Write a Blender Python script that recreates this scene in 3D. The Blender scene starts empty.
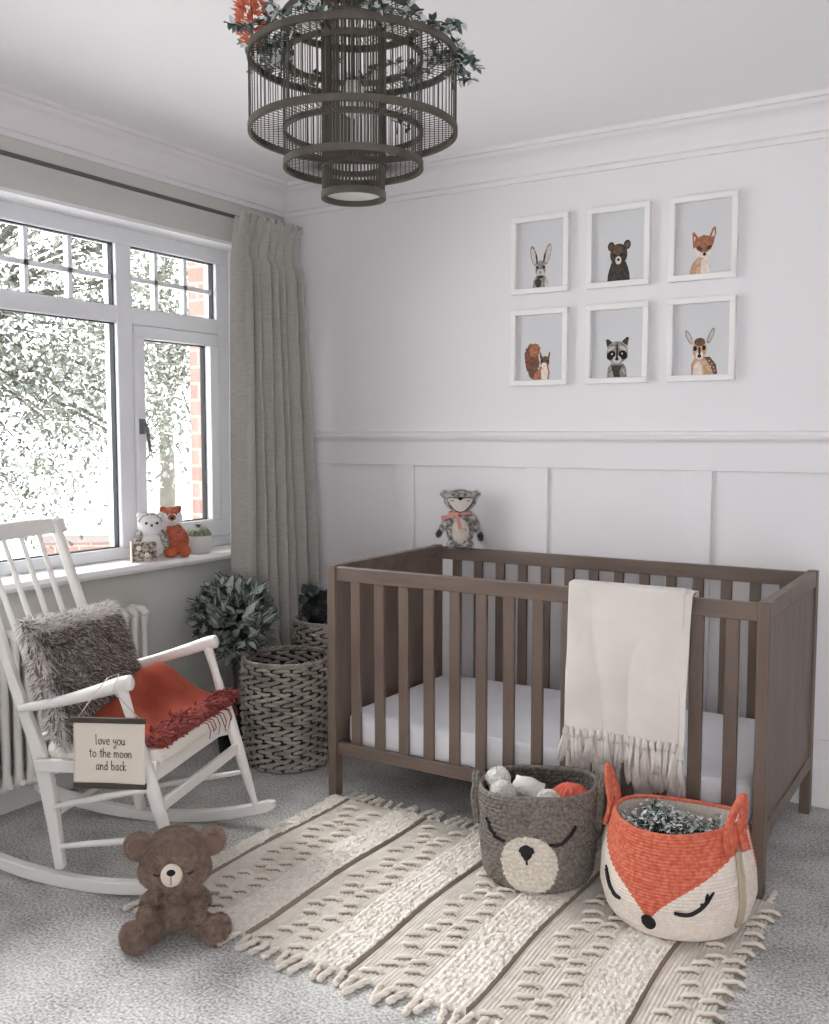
import bpy, bmesh, math, random
from mathutils import Vector, Matrix, Euler, noise
from math import sin, cos, pi, radians, sqrt, atan2

# ------------------------------------------------------------------ camera, light, exposure
SC = bpy.context.scene
COL = SC.collection
R = random.Random(7)
cam_d = bpy.data.cameras.new('camera')
cam = bpy.data.objects.new('camera', cam_d); COL.objects.link(cam)
cam.location = (0, 0, 1.27)
cam.rotation_euler = (radians(90 - 4.56), 0, radians(31.7))
cam_d.sensor_fit = 'VERTICAL'; cam_d.sensor_height = 24.0; cam_d.lens = 976.0 / 1024 * 24
cam_d.clip_start = 0.05; cam_d.clip_end = 200
SC.camera = cam

WORLD_STRENGTH = 8.5
w = bpy.data.worlds.new('sky'); SC.world = w; w.use_nodes = True
bgn = w.node_tree.nodes['Background']
bgn.inputs['Color'].default_value = (0.985, 0.99, 1.0, 1)
bgn.inputs['Strength'].default_value = WORLD_STRENGTH
sun_d = bpy.data.lights.new('sun', 'SUN'); sun_d.energy = 8.0; sun_d.angle = radians(25); sun_d.color = (1, .98, .95)
sun = bpy.data.objects.new('sun', sun_d); COL.objects.link(sun)
sun.rotation_euler = Vector((1.0, -0.25, -0.85)).to_track_quat('-Z', 'Y').to_euler()
SC.view_settings.view_transform = 'Standard'; SC.view_settings.look = 'None'
SC.view_settings.gamma = 1.0; SC.view_settings.use_curve_mapping = False
SC.view_settings.exposure = -0.04
SC.cycles.use_denoising = True
SC.cycles.max_bounces = 8; SC.cycles.diffuse_bounces = 5; SC.cycles.transparent_max_bounces = 12
SC.cycles.sample_clamp_indirect = 6

# ------------------------------------------------------------------ helpers
def lin(c):
    return tuple(((v / 255) / 12.92 if v / 255 <= .04045 else ((v / 255 + .055) / 1.055) ** 2.4) for v in c) + (1,)

MATS = {}
def mat(name, rgb, rough=.6, var=0.0, vscale=8, bump=0.0, bscale=60, rgb2=None, spec=.35, stretch=None, detail=4, sheen=0, btype='noise', bdist=.01):
    if name in MATS: return MATS[name]
    m = bpy.data.materials.new(name); m.use_nodes = True
    nt = m.node_tree; b = nt.nodes['Principled BSDF']
    b.inputs['Roughness'].default_value = rough
    b.inputs['Specular IOR Level'].default_value = spec
    if sheen: b.inputs['Sheen Weight'].default_value = sheen
    tc = nt.nodes.new('ShaderNodeTexCoord'); mp = nt.nodes.new('ShaderNodeMapping')
    nt.links.new(tc.outputs['Object'], mp.inputs['Vector'])
    if stretch: mp.inputs['Scale'].default_value = stretch
    c1 = lin(rgb)
    if rgb2 or var:
        n = nt.nodes.new('ShaderNodeTexNoise'); n.inputs['Scale'].default_value = vscale; n.inputs['Detail'].default_value = detail
        nt.links.new(mp.outputs[0], n.inputs['Vector'])
        r = nt.nodes.new('ShaderNodeValToRGB'); nt.links.new(n.outputs['Fac'], r.inputs['Fac'])
        c2 = lin(rgb2) if rgb2 else tuple(min(1, v * (1 + var)) for v in c1[:3]) + (1,)
        c0 = c1 if rgb2 else tuple(v * (1 - var) for v in c1[:3]) + (1,)
        r.color_ramp.elements[0].position = .38; r.color_ramp.elements[1].position = .62
        r.color_ramp.elements[0].color = c0; r.color_ramp.elements[1].color = c2
        nt.links.new(r.outputs['Color'], b.inputs['Base Color'])
    else:
        b.inputs['Base Color'].default_value = c1
    if bump:
        if btype == 'wave':
            n2 = nt.nodes.new('ShaderNodeTexWave'); n2.inputs['Scale'].default_value = bscale; n2.bands_direction = 'Z'
            n2.inputs['Distortion'].default_value = 1.5; n2.inputs['Detail'].default_value = 2
            out = n2.outputs['Fac']
        elif btype == 'voronoi':
            n2 = nt.nodes.new('ShaderNodeTexVoronoi'); n2.inputs['Scale'].default_value = bscale; out = n2.outputs['Distance']
        else:
            n2 = nt.nodes.new('ShaderNodeTexNoise'); n2.inputs['Scale'].default_value = bscale; n2.inputs['Detail'].default_value = 5
            out = n2.outputs['Fac']
        nt.links.new(mp.outputs[0] if btype != 'wave' else tc.outputs['Object'], n2.inputs['Vector'])
        bp = nt.nodes.new('ShaderNodeBump'); bp.inputs['Strength'].default_value = bump; bp.inputs['Distance'].default_value = bdist
        nt.links.new(out, bp.inputs['Height']); nt.links.new(bp.outputs[0], b.inputs['Normal'])
    MATS[name] = m
    return m

class MB:
    """collects shapes and links them as ONE mesh object"""
    def __init__(self): self.v = []; self.f = []; self.m = []
    def add(self, vs, fs, mi=0, M=None):
        o = len(self.v)
        for p in vs: self.v.append(tuple(M @ Vector(p)) if M else tuple(p))
        for q in fs: self.f.append(tuple(i + o for i in q)); self.m.append(mi)
    def box(self, x0, x1, y0, y1, z0, z1, mi=0, M=None):
        vs = [(x, y, z) for z in (z0, z1) for y in (y0, y1) for x in (x0, x1)]
        self.add(vs, [(0, 2, 3, 1), (4, 5, 7, 6), (0, 1, 5, 4), (1, 3, 7, 5), (3, 2, 6, 7), (2, 0, 4, 6)], mi, M)
        return self
    def tube(self, pts, rad, n=8, mi=0, M=None, cap=True, closed=False, flat=1.0):
        pts = [Vector(p) for p in pts]; k = len(pts)
        if not hasattr(rad, '__len__'): rad = [rad] * k
        vs = []; prev = None
        for i, p in enumerate(pts):
            if closed: t = pts[(i + 1) % k] - pts[i - 1]
            else: t = pts[min(i + 1, k - 1)] - pts[max(i - 1, 0)]
            if t.length < 1e-9: t = Vector((0, 0, 1))
            t.normalize()
            if prev is None:
                a = Vector((0, 0, 1)) if abs(t.z) < .9 else Vector((1, 0, 0))
                nrm = t.cross(a).normalized()
            else:
                nrm = prev - t * prev.dot(t)
                nrm = nrm.normalized() if nrm.length > 1e-6 else t.orthogonal().normalized()
            prev = nrm; bi = t.cross(nrm)
            for j in range(n):
                a = 2 * pi * j / n
                vs.append(p + (nrm * cos(a) + bi * sin(a) * flat) * rad[i])
        fs = []
        for i in range(k if closed else k - 1):
            i2 = (i + 1) % k
            for j in range(n):
                fs.append((i * n + j, i * n + (j + 1) % n, i2 * n + (j + 1) % n, i2 * n + j))
        if cap and not closed:
            fs.append(tuple(range(n))[::-1]); fs.append(tuple((k - 1) * n + j for j in range(n)))
        self.add(vs, fs, mi, M); return self
    def lathe(self, prof, n=32, mi=0, M=None, c=(0, 0)):
        vs = []; k = len(prof)
        for r, z in prof:
            for j in range(n):
                a = 2 * pi * j / n; vs.append((c[0] + r * cos(a), c[1] + r * sin(a), z))
        fs = [(i * n + j, i * n + (j + 1) % n, (i + 1) * n + (j + 1) % n, (i + 1) * n + j) for i in range(k - 1) for j in range(n)]
        if prof[0][0] > 1e-6: fs.append(tuple(range(n))[::-1])
        if prof[-1][0] > 1e-6: fs.append(tuple((k - 1) * n + j for j in range(n)))
        self.add(vs, fs, mi, M); return self
    def ell(self, c, r, n=20, mi=0, rot=None, M=None):
        vs = []; h = n // 2
        Rm = Euler(rot).to_matrix() if rot else None
        for i in range(h + 1):
            ph = pi * i / h
            for j in range(n):
                a = 2 * pi * j / n
                p = Vector((r[0] * sin(ph) * cos(a), r[1] * sin(ph) * sin(a), r[2] * cos(ph)))
                if Rm: p = Rm @ p
                vs.append(p + Vector(c))
        fs = [(i * n + j, (i + 1) * n + j, (i + 1) * n + (j + 1) % n, i * n + (j + 1) % n) for i in range(h) for j in range(n)]
        self.add(vs, fs, mi, M); return self
    def prism(self, poly, d0, d1, axis='y', mi=0, M=None):
        """extrude a closed 2D outline along an axis"""
        def P(a, b, d): return {'y': (a, d, b), 'x': (d, a, b), 'z': (a, b, d)}[axis]
        n = len(poly)
        vs = [P(a, b, d0) for a, b in poly] + [P(a, b, d1) for a, b in poly]
        fs = [tuple(range(n)), tuple(range(2 * n - 1, n - 1, -1))] + [(i, i + n, (i + 1) % n + n, (i + 1) % n) for i in range(n)]
        self.add(vs, fs, mi, M); return self
    def grid(self, fn, nu, nv, mi=0, closed_u=False, M=None, mfn=None):
        vs = [fn(i / nu, j / nv) for j in range(nv + 1) for i in range(nu if closed_u else nu + 1)]
        w_ = nu if closed_u else nu + 1
        o = len(self.v)
        for p in vs: self.v.append(tuple(M @ Vector(p)) if M else tuple(p))
        for j in range(nv):
            for i in range(nu):
                i2 = (i + 1) % w_ if closed_u else i + 1
                self.f.append((o + j * w_ + i, o + j * w_ + i2, o + (j + 1) * w_ + i2, o + (j + 1) * w_ + i))
                self.m.append(mfn((i + .5) / nu, (j + .5) / nv) if mfn else mi)
        return self
    def leaf(self, p, d, nrm, L, W, mi=0, curl=.15, mid=None):
        p = Vector(p); d = Vector(d).normalized(); s = d.cross(Vector(nrm))
        if s.length < 1e-3: s = d.orthogonal()
        s.normalize(); n = s.cross(d).normalized()
        ts = [0, .3, .62, 1]; ws = [.12, 1, .82, .02]
        vs = []
        for t, ww in zip(ts, ws):
            c = p + d * L * t - n * curl * L * t * t
            vs += [c - s * W / 2 * ww + n * W * .13, c, c + s * W / 2 * ww + n * W * .13]
        fs = []
        for i in range(3):
            a = i * 3; fs += [(a, a + 1, a + 4, a + 3), (a + 1, a + 2, a + 5, a + 4)]
        self.add(vs, fs, mi)
        if mid is not None:
            q = [p + d * L * t - n * curl * L * t * t + n * .0012 for t in (0.05, .35, .65, .95)]
            vs = []
            for c in q: vs += [c - s * W * .07, c + s * W * .07]
            self.add(vs, [(i * 2, i * 2 + 1, i * 2 + 3, i * 2 + 2) for i in range(3)], mid)
        return self
    def build(self, name, mats, parent=None, loc=None, rotz=0, smooth=None, bevel=0, bseg=2, fixn=False):
        me = bpy.data.meshes.new(name)
        me.from_pydata(self.v, [], self.f)
        if not isinstance(mats, (list, tuple)): mats = [mats]
        for m in mats: me.materials.append(m)
        me.polygons.foreach_set('material_index', self.m)
        if smooth is not None:
            me.shade_smooth()
            if smooth < 180: me.set_sharp_from_angle(angle=radians(smooth))
        me.update()
        if fixn:
            bm = bmesh.new(); bm.from_mesh(me); bmesh.ops.recalc_face_normals(bm, faces=bm.faces); bm.to_mesh(me); bm.free()
        o = bpy.data.objects.new(name, me); COL.objects.link(o)
        if parent: o.parent = parent
        if loc: o.location = loc
        if rotz: o.rotation_euler = (0, 0, rotz)
        if bevel:
            b = o.modifiers.new('bevel', 'BEVEL'); b.width = bevel; b.segments = bseg; b.limit_method = 'ANGLE'; b.angle_limit = radians(40)
            if smooth is None:
                me.shade_smooth(); me.set_sharp_from_angle(angle=radians(50))
        return o

def thing(name, label, cat, loc=(0, 0, 0), rotz=0, group=None):
    o = bpy.data.objects.new(name, None); COL.objects.link(o)
    o.empty_display_size = .05
    o.location = loc; o.rotation_euler = (0, 0, rotz)
    return tag(o, label, cat, group)
def tag(o, label, cat, group=None):
    o['label'] = label; o['category'] = cat
    if group: o['group'] = group
    return o
def struct(o):
    o['kind'] = 'structure'; return o
def copy_part(o, parent, loc=None, rot=None, scale=None):
    c = o.copy(); COL.objects.link(c); c.parent = parent
    if loc is not None: c.location = loc
    if rot is not None: c.rotation_euler = rot
    if scale is not None: c.scale = scale
    return c
def face_cam(x, y, turn=0):
    """rotation that turns local -Y towards the room's near side"""
    return atan2(-x, y) + radians(turn)

def blades(mb, pts, L, W, droop, rnd, mis, seg=2, jitter=.35):
    """short fur strands; pts = [(point, normal)]"""
    for p, n in pts:
        d = (n + Vector((rnd.uniform(-1, 1), rnd.uniform(-1, 1), rnd.uniform(-1, 1))) * jitter).normalized()
        s = d.orthogonal(); s.rotate(Matrix.Rotation(rnd.uniform(0, 6.3), 3, d)); s.normalize()
        l = L * rnd.uniform(.6, 1.3); q = p - n * L * .1; vs = []
        for i in range(seg + 1):
            t = i / seg
            ww = W * (1 - t * .85) / 2
            c = q + d * l * t + Vector((0, 0, -droop * l * t * t))
            vs += [c - s * ww, c + s * ww]
        mb.add(vs, [(i * 2, i * 2 + 1, i * 2 + 3, i * 2 + 2) for i in range(seg)], rnd.choice(mis))

def plush(name, ells, mats, parent, voxel=.004, fur=None, seed=1, smooth_it=6):
    """ells: (centre, radii, rot, material index). One continuous remeshed body with a short pile."""
    mb = MB()
    for c, r, rot, mi in ells: mb.ell(c, r, 20, mi, rot)
    o = mb.build(name + '_tmp', mats)
    md = o.modifiers.new('r', 'REMESH'); md.mode = 'VOXEL'; md.voxel_size = voxel
    sm = o.modifiers.new('s', 'SMOOTH'); sm.factor = .5; sm.iterations = smooth_it
    dg = bpy.context.evaluated_depsgraph_get()
    me = bpy.data.meshes.new_from_object(o.evaluated_get(dg))
    bpy.data.objects.remove(o)
    inv = []
    for c, r, rot, mi in ells:
        Rm = Euler(rot).to_matrix().transposed() if rot else Matrix.Identity(3)
        inv.append((Vector(c), Rm, r, mi))
    def best(p):
        b = None
        for c, Rm, r, mi in inv:
            q = Rm @ (p - c); d = sqrt((q.x / r[0]) ** 2 + (q.y / r[1]) ** 2 + (q.z / r[2]) ** 2)
            dd = (d - 1) * min(r)
            if b is None or dd < b[0]: b = (dd, mi)
        return b[1]
    out = MB(); rnd = random.Random(seed)
    out.v = [tuple(v.co) for v in me.vertices]
    for p in me.polygons:
        out.f.append(tuple(p.vertices)); out.m.append(best(p.center))
    if fur:
        L, W, per = fur
        pts_by = {}
        for i, p in enumerate(me.polygons):
            k = per if per >= 1 else (1 if rnd.random() < per else 0)
            for _ in range(int(k)):
                vs = [me.vertices[a].co for a in p.vertices]
                a, b_ = rnd.random(), rnd.random()
                q = vs[0].lerp(vs[1], a).lerp(vs[-1].lerp(vs[min(2, len(vs) - 1)], a), b_)
                pts_by.setdefault(out.m[i], []).append((q, p.normal.copy()))
        for mi, pts in pts_by.items(): blades(out, pts, L, W, .25, rnd, [mi], 2, .5)
    for i in range(len(out.f)): pass
    ob = out.build(name, mats, parent, smooth=180)
    bpy.data.meshes.remove(me)
    return ob
# ------------------------------------------------------------------ materials
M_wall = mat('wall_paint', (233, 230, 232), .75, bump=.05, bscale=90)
M_ceil = mat('ceiling_paint', (243, 241, 243), .85)
M_trim = mat('white_gloss_trim', (236, 235, 236), .4)
M_upvc = mat('white_window_frame', (236, 237, 242), .3)
M_gasket = mat('dark_gasket', (40, 42, 46), .6)
M_white = mat('white_painted_wood', (235, 232, 228), .38, bump=.03, bscale=30)
M_crib = mat('grey_brown_wood', (105, 90, 81), .45, rgb2=(118, 103, 93), vscale=3, stretch=(6, 6, 1), bump=.06, bscale=40)
M_crib_h = mat('grey_brown_wood_across', (105, 90, 81), .45, rgb2=(118, 103, 93), vscale=3, stretch=(1, 6, 8), bump=.06, bscale=40)
M_sheet = mat('white_cotton_sheet', (238, 238, 243), .8, bump=.12, bscale=14, bdist=.01)
M_black = mat('black_felt', (28, 27, 28), .7)
M_metal = mat('brushed_metal', (130, 130, 132), .3); M_metal.node_tree.nodes['Principled BSDF'].inputs['Metallic'].default_value = .8

def glass_mat():
    m = bpy.data.materials.new('window_glass'); m.use_nodes = True; nt = m.node_tree
    nt.nodes.remove(nt.nodes['Principled BSDF'])
    o = nt.nodes['Material Output']; t = nt.nodes.new('ShaderNodeBsdfTransparent'); g = nt.nodes.new('ShaderNodeBsdfGlossy')
    t.inputs['Color'].default_value = (.96, .97, .97, 1); g.inputs['Roughness'].default_value = .02
    mx = nt.nodes.new('ShaderNodeMixShader'); fr = nt.nodes.new('ShaderNodeFresnel'); fr.inputs['IOR'].default_value = 1.25
    nt.links.new(fr.outputs[0], mx.inputs[0]); nt.links.new(t.outputs[0], mx.inputs[1]); nt.links.new(g.outputs[0], mx.inputs[2])
    nt.links.new(mx.outputs[0], o.inputs['Surface']); return m
M_glass = glass_mat()

def carpet_mat():
    m = bpy.data.materials.new('grey_carpet'); m.use_nodes = True; nt = m.node_tree; b = nt.nodes['Principled BSDF']
    b.inputs['Roughness'].default_value = .95; b.inputs['Specular IOR Level'].default_value = .1
    tc = nt.nodes.new('ShaderNodeTexCoord')
    def nz(s, d):
        n = nt.nodes.new('ShaderNodeTexNoise'); n.inputs['Scale'].default_value = s; n.inputs['Detail'].default_value = d
        nt.links.new(tc.outputs['Object'], n.inputs['Vector']); return n
    big, fine = nz(6, 5), nz(130, 3)
    mx = nt.nodes.new('ShaderNodeMath'); mx.operation = 'MULTIPLY_ADD'; mx.inputs[1].default_value = .32
    nt.links.new(big.outputs['Fac'], mx.inputs[0]); 
    m2 = nt.nodes.new('ShaderNodeMath'); m2.operation = 'MULTIPLY'; m2.inputs[1].default_value = .68
    nt.links.new(fine.outputs['Fac'], m2.inputs[0]); nt.links.new(m2.outputs[0], mx.inputs[2])
    r = nt.nodes.new('ShaderNodeValToRGB'); nt.links.new(mx.outputs[0], r.inputs['Fac'])
    r.color_ramp.elements[0].position = .36; r.color_ramp.elements[0].color = lin((140, 139, 137))
    r.color_ramp.elements[1].position = .62; r.color_ramp.elements[1].color = lin((222, 221, 219))
    nt.links.new(r.outputs[0], b.inputs['Base Color'])
    bp = nt.nodes.new('ShaderNodeBump'); bp.inputs['Strength'].default_value = .7; bp.inputs['Distance'].default_value = .008
    nt.links.new(mx.outputs[0], bp.inputs['Height']); nt.links.new(bp.outputs[0], b.inputs['Normal'])
    return m
def brick_mat(name, c1, c2, mortar, scale=1.0):
    m = bpy.data.materials.new(name); m.use_nodes = True; nt = m.node_tree; b = nt.nodes['Principled BSDF']
    b.inputs['Roughness'].default_value = .9
    tc = nt.nodes.new('ShaderNodeTexCoord'); mp = nt.nodes.new('ShaderNodeMapping'); 
    nt.links.new(tc.outputs['Object'], mp.inputs[0]); mp.inputs['Rotation'].default_value = (radians(90), 0, 0)
    br = nt.nodes.new('ShaderNodeTexBrick'); nt.links.new(mp.outputs[0], br.inputs['Vector'])
    br.inputs['Scale'].default_value = scale; br.inputs['Brick Width'].default_value = .22; br.inputs['Row Height'].default_value = .075; br.inputs['Mortar Size'].default_value = .007
    br.inputs['Color1'].default_value = lin(c1); br.inputs['Color2'].default_value = lin(c2); br.inputs['Mortar'].default_value = lin(mortar)
    nt.links.new(br.outputs['Color'], b.inputs['Base Color']); return m

# ------------------------------------------------------------------ the room
XL, YB, ZC = -2.86, 3.514, 2.365
XR, YF = 1.45, -1.3
Y0, Y1, ZS, ZH = .93, 3.28, .78, 2.075      # window opening
XF = -2.98                                   # room-side face of the window frame
struct(MB().box(XL - .4, XR, YF, YB, -.12, 0).build('floor', carpet_mat()))
struct(MB().box(XL - .4, XR, YF, YB + .12, ZC, ZC + .12).build('ceiling', M_ceil))
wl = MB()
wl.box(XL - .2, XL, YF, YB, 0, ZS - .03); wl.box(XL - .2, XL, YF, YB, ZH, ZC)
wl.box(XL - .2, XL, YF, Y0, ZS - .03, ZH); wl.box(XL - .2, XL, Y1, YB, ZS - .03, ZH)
struct(wl.build('wall_left', mat('shade_tinted_wall_paint', (207, 207, 203), .8, bump=.05, bscale=90)))  # wall paint greyed, the shade of the backlit wall put into its colour
rv = MB(); rv.box(XF - .01, XL + .001, Y0, Y1, ZH - .012, ZH + .001); rv.box(XF - .01, XL + .001, Y1 - .012, Y1 + .001, ZS, ZH); rv.box(XF - .01, XL + .001, Y0 - .001, Y0 + .012, ZS, ZH)
struct(rv.build('trim_5', M_trim))
M_brick = brick_mat('orange_brick', (122, 92, 84), (136, 106, 98), (142, 128, 121))
struct(MB().box(XL - .385, XL - .2, Y1 + .015, YB + .6, -.6, 2.7).build('wall_outside', M_brick))
struct(MB().box(XL, XR + .1, YB, YB + .12, 0, ZC).build('wall_back', M_wall))
struct(MB().box(XR, XR + .1, YF, YB, 0, ZC).build('wall_right', M_wall))
# wall behind the viewer; its unseen opening is added to let in fill light
OPX0, OPX1, OPZ = .0, .95, 2.05
wf = MB(); wf.box(XL, OPX0, YF - .12, YF, 0, ZC); wf.box(OPX1, XR, YF - .12, YF, 0, ZC); wf.box(OPX0, OPX1, YF - .12, YF, OPZ, ZC)
struct(wf.build('wall_front', M_wall))
# panelling on the back wall
tp = MB()
t = .012
tp.box(XL, XR, YB - t, YB, 1.139, 1.24)
tp.box(XL, XR, YB - t, YB, .14, .23)
for a, b in ((-2.262, -2.168), (-1.648, -1.554), (-1.011, -.922), (-.37, -.28), (.26, .35), (.9, .99)):
    tp.box(a, b, YB - t, YB, .23, 1.139)
struct(tp.build('trim_1', M_wall, bevel=.002))
dado = [(0, 1.235), (-.013, 1.235), (-.016, 1.243), (-.024, 1.247), (-.03, 1.256), (-.03, 1.264), (-.022, 1.268), (-.02, 1.276), (0, 1.282)]
d = MB(); d.prism([(YB + a, b) for a, b in dado], XL, XR, 'x'); struct(d.build('trim_2', M_wall, smooth=35, fixn=True))
# cornices
cor = [(0, 0), (0, -.125), (.012, -.125), (.014, -.108), (.024, -.104), (.028, -.09)]
for k in range(7):
    a = radians(90 * k / 6); cor.append((.030 + .05 * (1 - cos(a)), -.085 + .055 * sin(a)))
cor += [(.085, -.026), (.09, -.018), (.102, -.016), (.104, 0)]
c = MB(); c.prism([(XL + a, ZC + b) for a, b in cor], YF, YB, 'y'); struct(c.build('trim_3', M_wall, smooth=35, fixn=True))
c = MB(); c.prism([(YB - a, ZC + b) for a, b in cor], XL, XR, 'x'); struct(c.build('trim_4', M_wall, smooth=35, fixn=True))
bb = [(0, 0), (0, .165), (.006, .165), (.009, .155), (.013, .15), (.014, .138), (.018, .134), (.018, 0)]
c = MB(); c.prism([(XL + a, b) for a, b in bb], YF, YB, 'y'); struct(c.build('baseboard_left', M_trim, smooth=35, fixn=True))
c = MB(); c.prism([(YB - a - t, b) for a, b in bb] , XL, XR, 'x'); struct(c.build('baseboard_back', M_trim, smooth=35, fixn=True))

# ------------------------------------------------------------------ window
XO = XF - .075
fr = MB()
fr.box(XO, XF, Y0, Y1, ZS, ZS + .045); fr.box(XO, XF, Y0, Y1, 2.005, ZH)
fr.box(XO, XF, Y0, Y0 + .07, ZS + .045, 2.005); fr.box(XO, XF, 3.195, Y1, ZS + .045, 2.005)
for a, b in ((2.643, 2.718), (1.565, 1.64)):
    fr.box(XO, XF, a, b, ZS + .045, 2.005)
for a, b in ((Y0 + .07, 1.565), (1.64, 2.643), (2.718, 3.195)):
    fr.box(XO, XF, a, b, 1.70, 1.765)
win = struct(fr.build('window_1', M_upvc, bevel=.004))
win['label'] = 'white framed window with top lights'
def pane(y0, y1, z0, z1, bars=(), zb=None):
    g = MB(); e = .004
    for (a, b, c_, d_) in ((y0, y0 + e, z0, z1), (y1 - e, y1, z0, z1), (y0, y1, z0, z0 + e), (y0, y1, z1 - e, z1)):
        g.box(XF - .045, XF - .02, a, b, c_, d_)
    gk = g.build('gasket', M_gasket, win)
    MB().box(XF - .04, XF - .036, y0, y1, z0, z1).build('pane', M_glass, win)
    if bars:
        gb = MB()
        for y in bars: gb.box(XF - .052, XF - .026, y - .009, y + .009, z0, z1)
        gb.box(XF - .052, XF - .026, y0, y1, zb - .009, zb + .009)
        gb.build('glazing_bar', M_upvc, win)
pane(1.64, 2.643, .825, 1.70)
pane(1.64, 2.643, 1.765, 2.005, (1.88, 2.07, 2.26, 2.449), 1.875)
pane(2.718, 3.195, 1.765, 2.005, (2.872, 3.035), 1.882)
pane(Y0 + .07, 1.565, .825, 1.70)
pane(Y0 + .07, 1.565, 1.765, 2.005, (1.14, 1.28, 1.42), 1.882)
# casement in the lower right light
cs = MB(); x0, x1 = XF - .05, XF + .014
cs.box(x0, x1, 2.722, 3.192, .83, .90); cs.box(x0, x1, 2.722, 3.192, 1.648, 1.697)
cs.box(x0, x1, 2.722, 2.765, .90, 1.648); cs.box(x0, x1, 3.137, 3.192, .90, 1.648)
sash = cs.build('casement', M_upvc, win, bevel=.004)
pane(2.765, 3.137, .90, 1.648)
h = MB(); h.box(x1, x1 + .012, 2.728, 2.75, 1.27, 1.33); h.tube([(x1 + .02, 2.739, 1.315), (x1 + .03, 2.742, 1.29), (x1 + .034, 2.752, 1.20)], [.007, .007, .006], 8)
h.build('window_handle', M_metal, sash, smooth=40)
sill = MB(); sill.prism([(XF - .02, ZS), (XF - .02, ZS - .03), (-2.795, ZS - .03), (-2.789, ZS - .024), (-2.786, ZS - .015), (-2.789, ZS - .006), (-2.795, ZS)], Y0 - .05, Y1 + .02, 'y')
struct(sill.build('window_sill', M_trim, win, smooth=35, fixn=True))

# ------------------------------------------------------------------ outside
M_pave = mat('pale_paving', (225, 224, 222), .9, var=.05)
struct(MB().box(-60, XL - .41, -30, 60, -.72, -.6).build('ground_outside', M_pave))
def out_pt(px, depth, z):
    """a point outside at a given distance along the view through the window"""
    yaw = radians(31.7); l = (px - 414.5) / 976 * depth
    return Vector((-sin(yaw) * depth + cos(yaw) * l, cos(yaw) * depth + sin(yaw) * l, z))
gw = thing('garden_wall', 'low pink brick garden wall with stone coping seen through the window', 'wall', tuple(out_pt(80, 9.2, -.6)), radians(38))
MB().box(-.32, .55, -.11, .11, 0, .86).build('brickwork', brick_mat('pink_brick', (128, 98, 92), (140, 112, 106), (150, 140, 134)), gw)
MB().box(-.36, .8, -.15, .15, .86, .93).box(-.2, .75, -.13, .13, .70, .73).build('coping', mat('coping_stone', (128, 122, 120), .8), gw, bevel=.01)
# tree
M_l1 = mat('leaf_sage', (124, 128, 120), .8, spec=.1); M_l2 = mat('leaf_grey_green', (88, 92, 83), .8, spec=.1); M_l3 = mat('leaf_pale', (190, 192, 188), .8, spec=.1)
M_bark = mat('grey_bark', (84, 80, 74), .9, var=.2, bump=.4, bscale=20)
def tree(label, base, crown, rad, n, per, seed, trunk_top, low=None):
    rnd = random.Random(seed)
    b = Vector(base); t_ = thing('garden_tree', label, 'tree', base)
    tr = MB(); tt = Vector(trunk_top) - b
    tr.tube([(0, 0, 0), tt * .35 + Vector((.05, 0, 0)), tt * .7 + Vector((-.04, .05, 0)), tt], [.13, .1, .08, .04], 10)
    lf = MB(); cc = Vector(crown) - b
    for i in range(n):
        while True:
            q = Vector((rnd.uniform(-1, 1), rnd.uniform(-1, 1), rnd.uniform(-1, 1)))
            if .25 < q.length < 1: break
        c = cc + Vector((q.x * rad[0], q.y * rad[1], q.z * rad[2]))
        if rnd.random() < .4: tr.tube([tt * rnd.uniform(.5, 1), c * .5 + tt * .4 + Vector((0, 0, .1)), c], [.03, .018, .006], 5)
        s = rnd.uniform(.16, .36)
        for k in range(per):
            o = Vector((rnd.gauss(0, 1), rnd.gauss(0, 1), rnd.gauss(0, .6))) * s
            d_ = Vector((rnd.uniform(-1, 1), rnd.uniform(-1, 1), rnd.uniform(-.8, .3)))
            lf.leaf(c + o, d_, (rnd.uniform(-.6, .6), rnd.uniform(-.6, .6), 1), rnd.uniform(.036, .068), rnd.uniform(.020, .034), rnd.choice((0, 0, 1, 1, 1, 2, 2)))
    tr.build('trunk', M_bark, t_, smooth=60)
    lf.build('foliage', [M_l1, M_l2, M_l3], t_)
    return t_
p = out_pt(-120, 7.2, -.6)
tree('large pale green tree with hanging branches filling the left pane', tuple(p), tuple(out_pt(-20, 7.4, 2.38)), (2.3, 1.5, 1.9), 420, 110, 3, tuple(out_pt(-80, 7.2, 2.6)))
p = out_pt(165, 13, -.6)
tree('paler tree further off seen through the opening casement', tuple(p), tuple(out_pt(172, 13, 2.7)), (1.3, 1.2, 2.1), 130, 80, 4, tuple(out_pt(165, 13, 3.4)))

# ------------------------------------------------------------------ curtain and rail
M_curt = mat('grey_linen', (164, 162, 156), .9, rgb2=(178, 176, 170), vscale=30, stretch=(1, 1, 14), bump=.12, bscale=40, btype='wave', bdist=.002)
rl = thing('curtain_rail', 'thin dark grey curtain rail running above the window', 'curtain rail', (-2.77, 3.4, 2.157))
MB().tube([(0, -2.9, 0), (0, .04, 0)], .008, 12).build('pole', mat('dark_rail', (92, 90, 92), .35), rl, smooth=60)
f_ = MB(); f_.ell((0, .05, 0), (.014, .016, .014)); f_.build('finial', M_metal, rl, smooth=180)
for yy in (-2.85, -.02):
    MB().box(-.09, 0, yy - .006, yy + .006, -.012, .004).build('bracket', M_metal, rl)
A0, A1 = Vector((-2.705, 2.985)), Vector((-2.70, 3.365))
B0, B1 = Vector((-2.705, 2.950)), Vector((-2.65, 3.425))
KN = [0, .18, .33, .46, .60, .73, .87, 1.0]      # fold crests across the width
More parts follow.
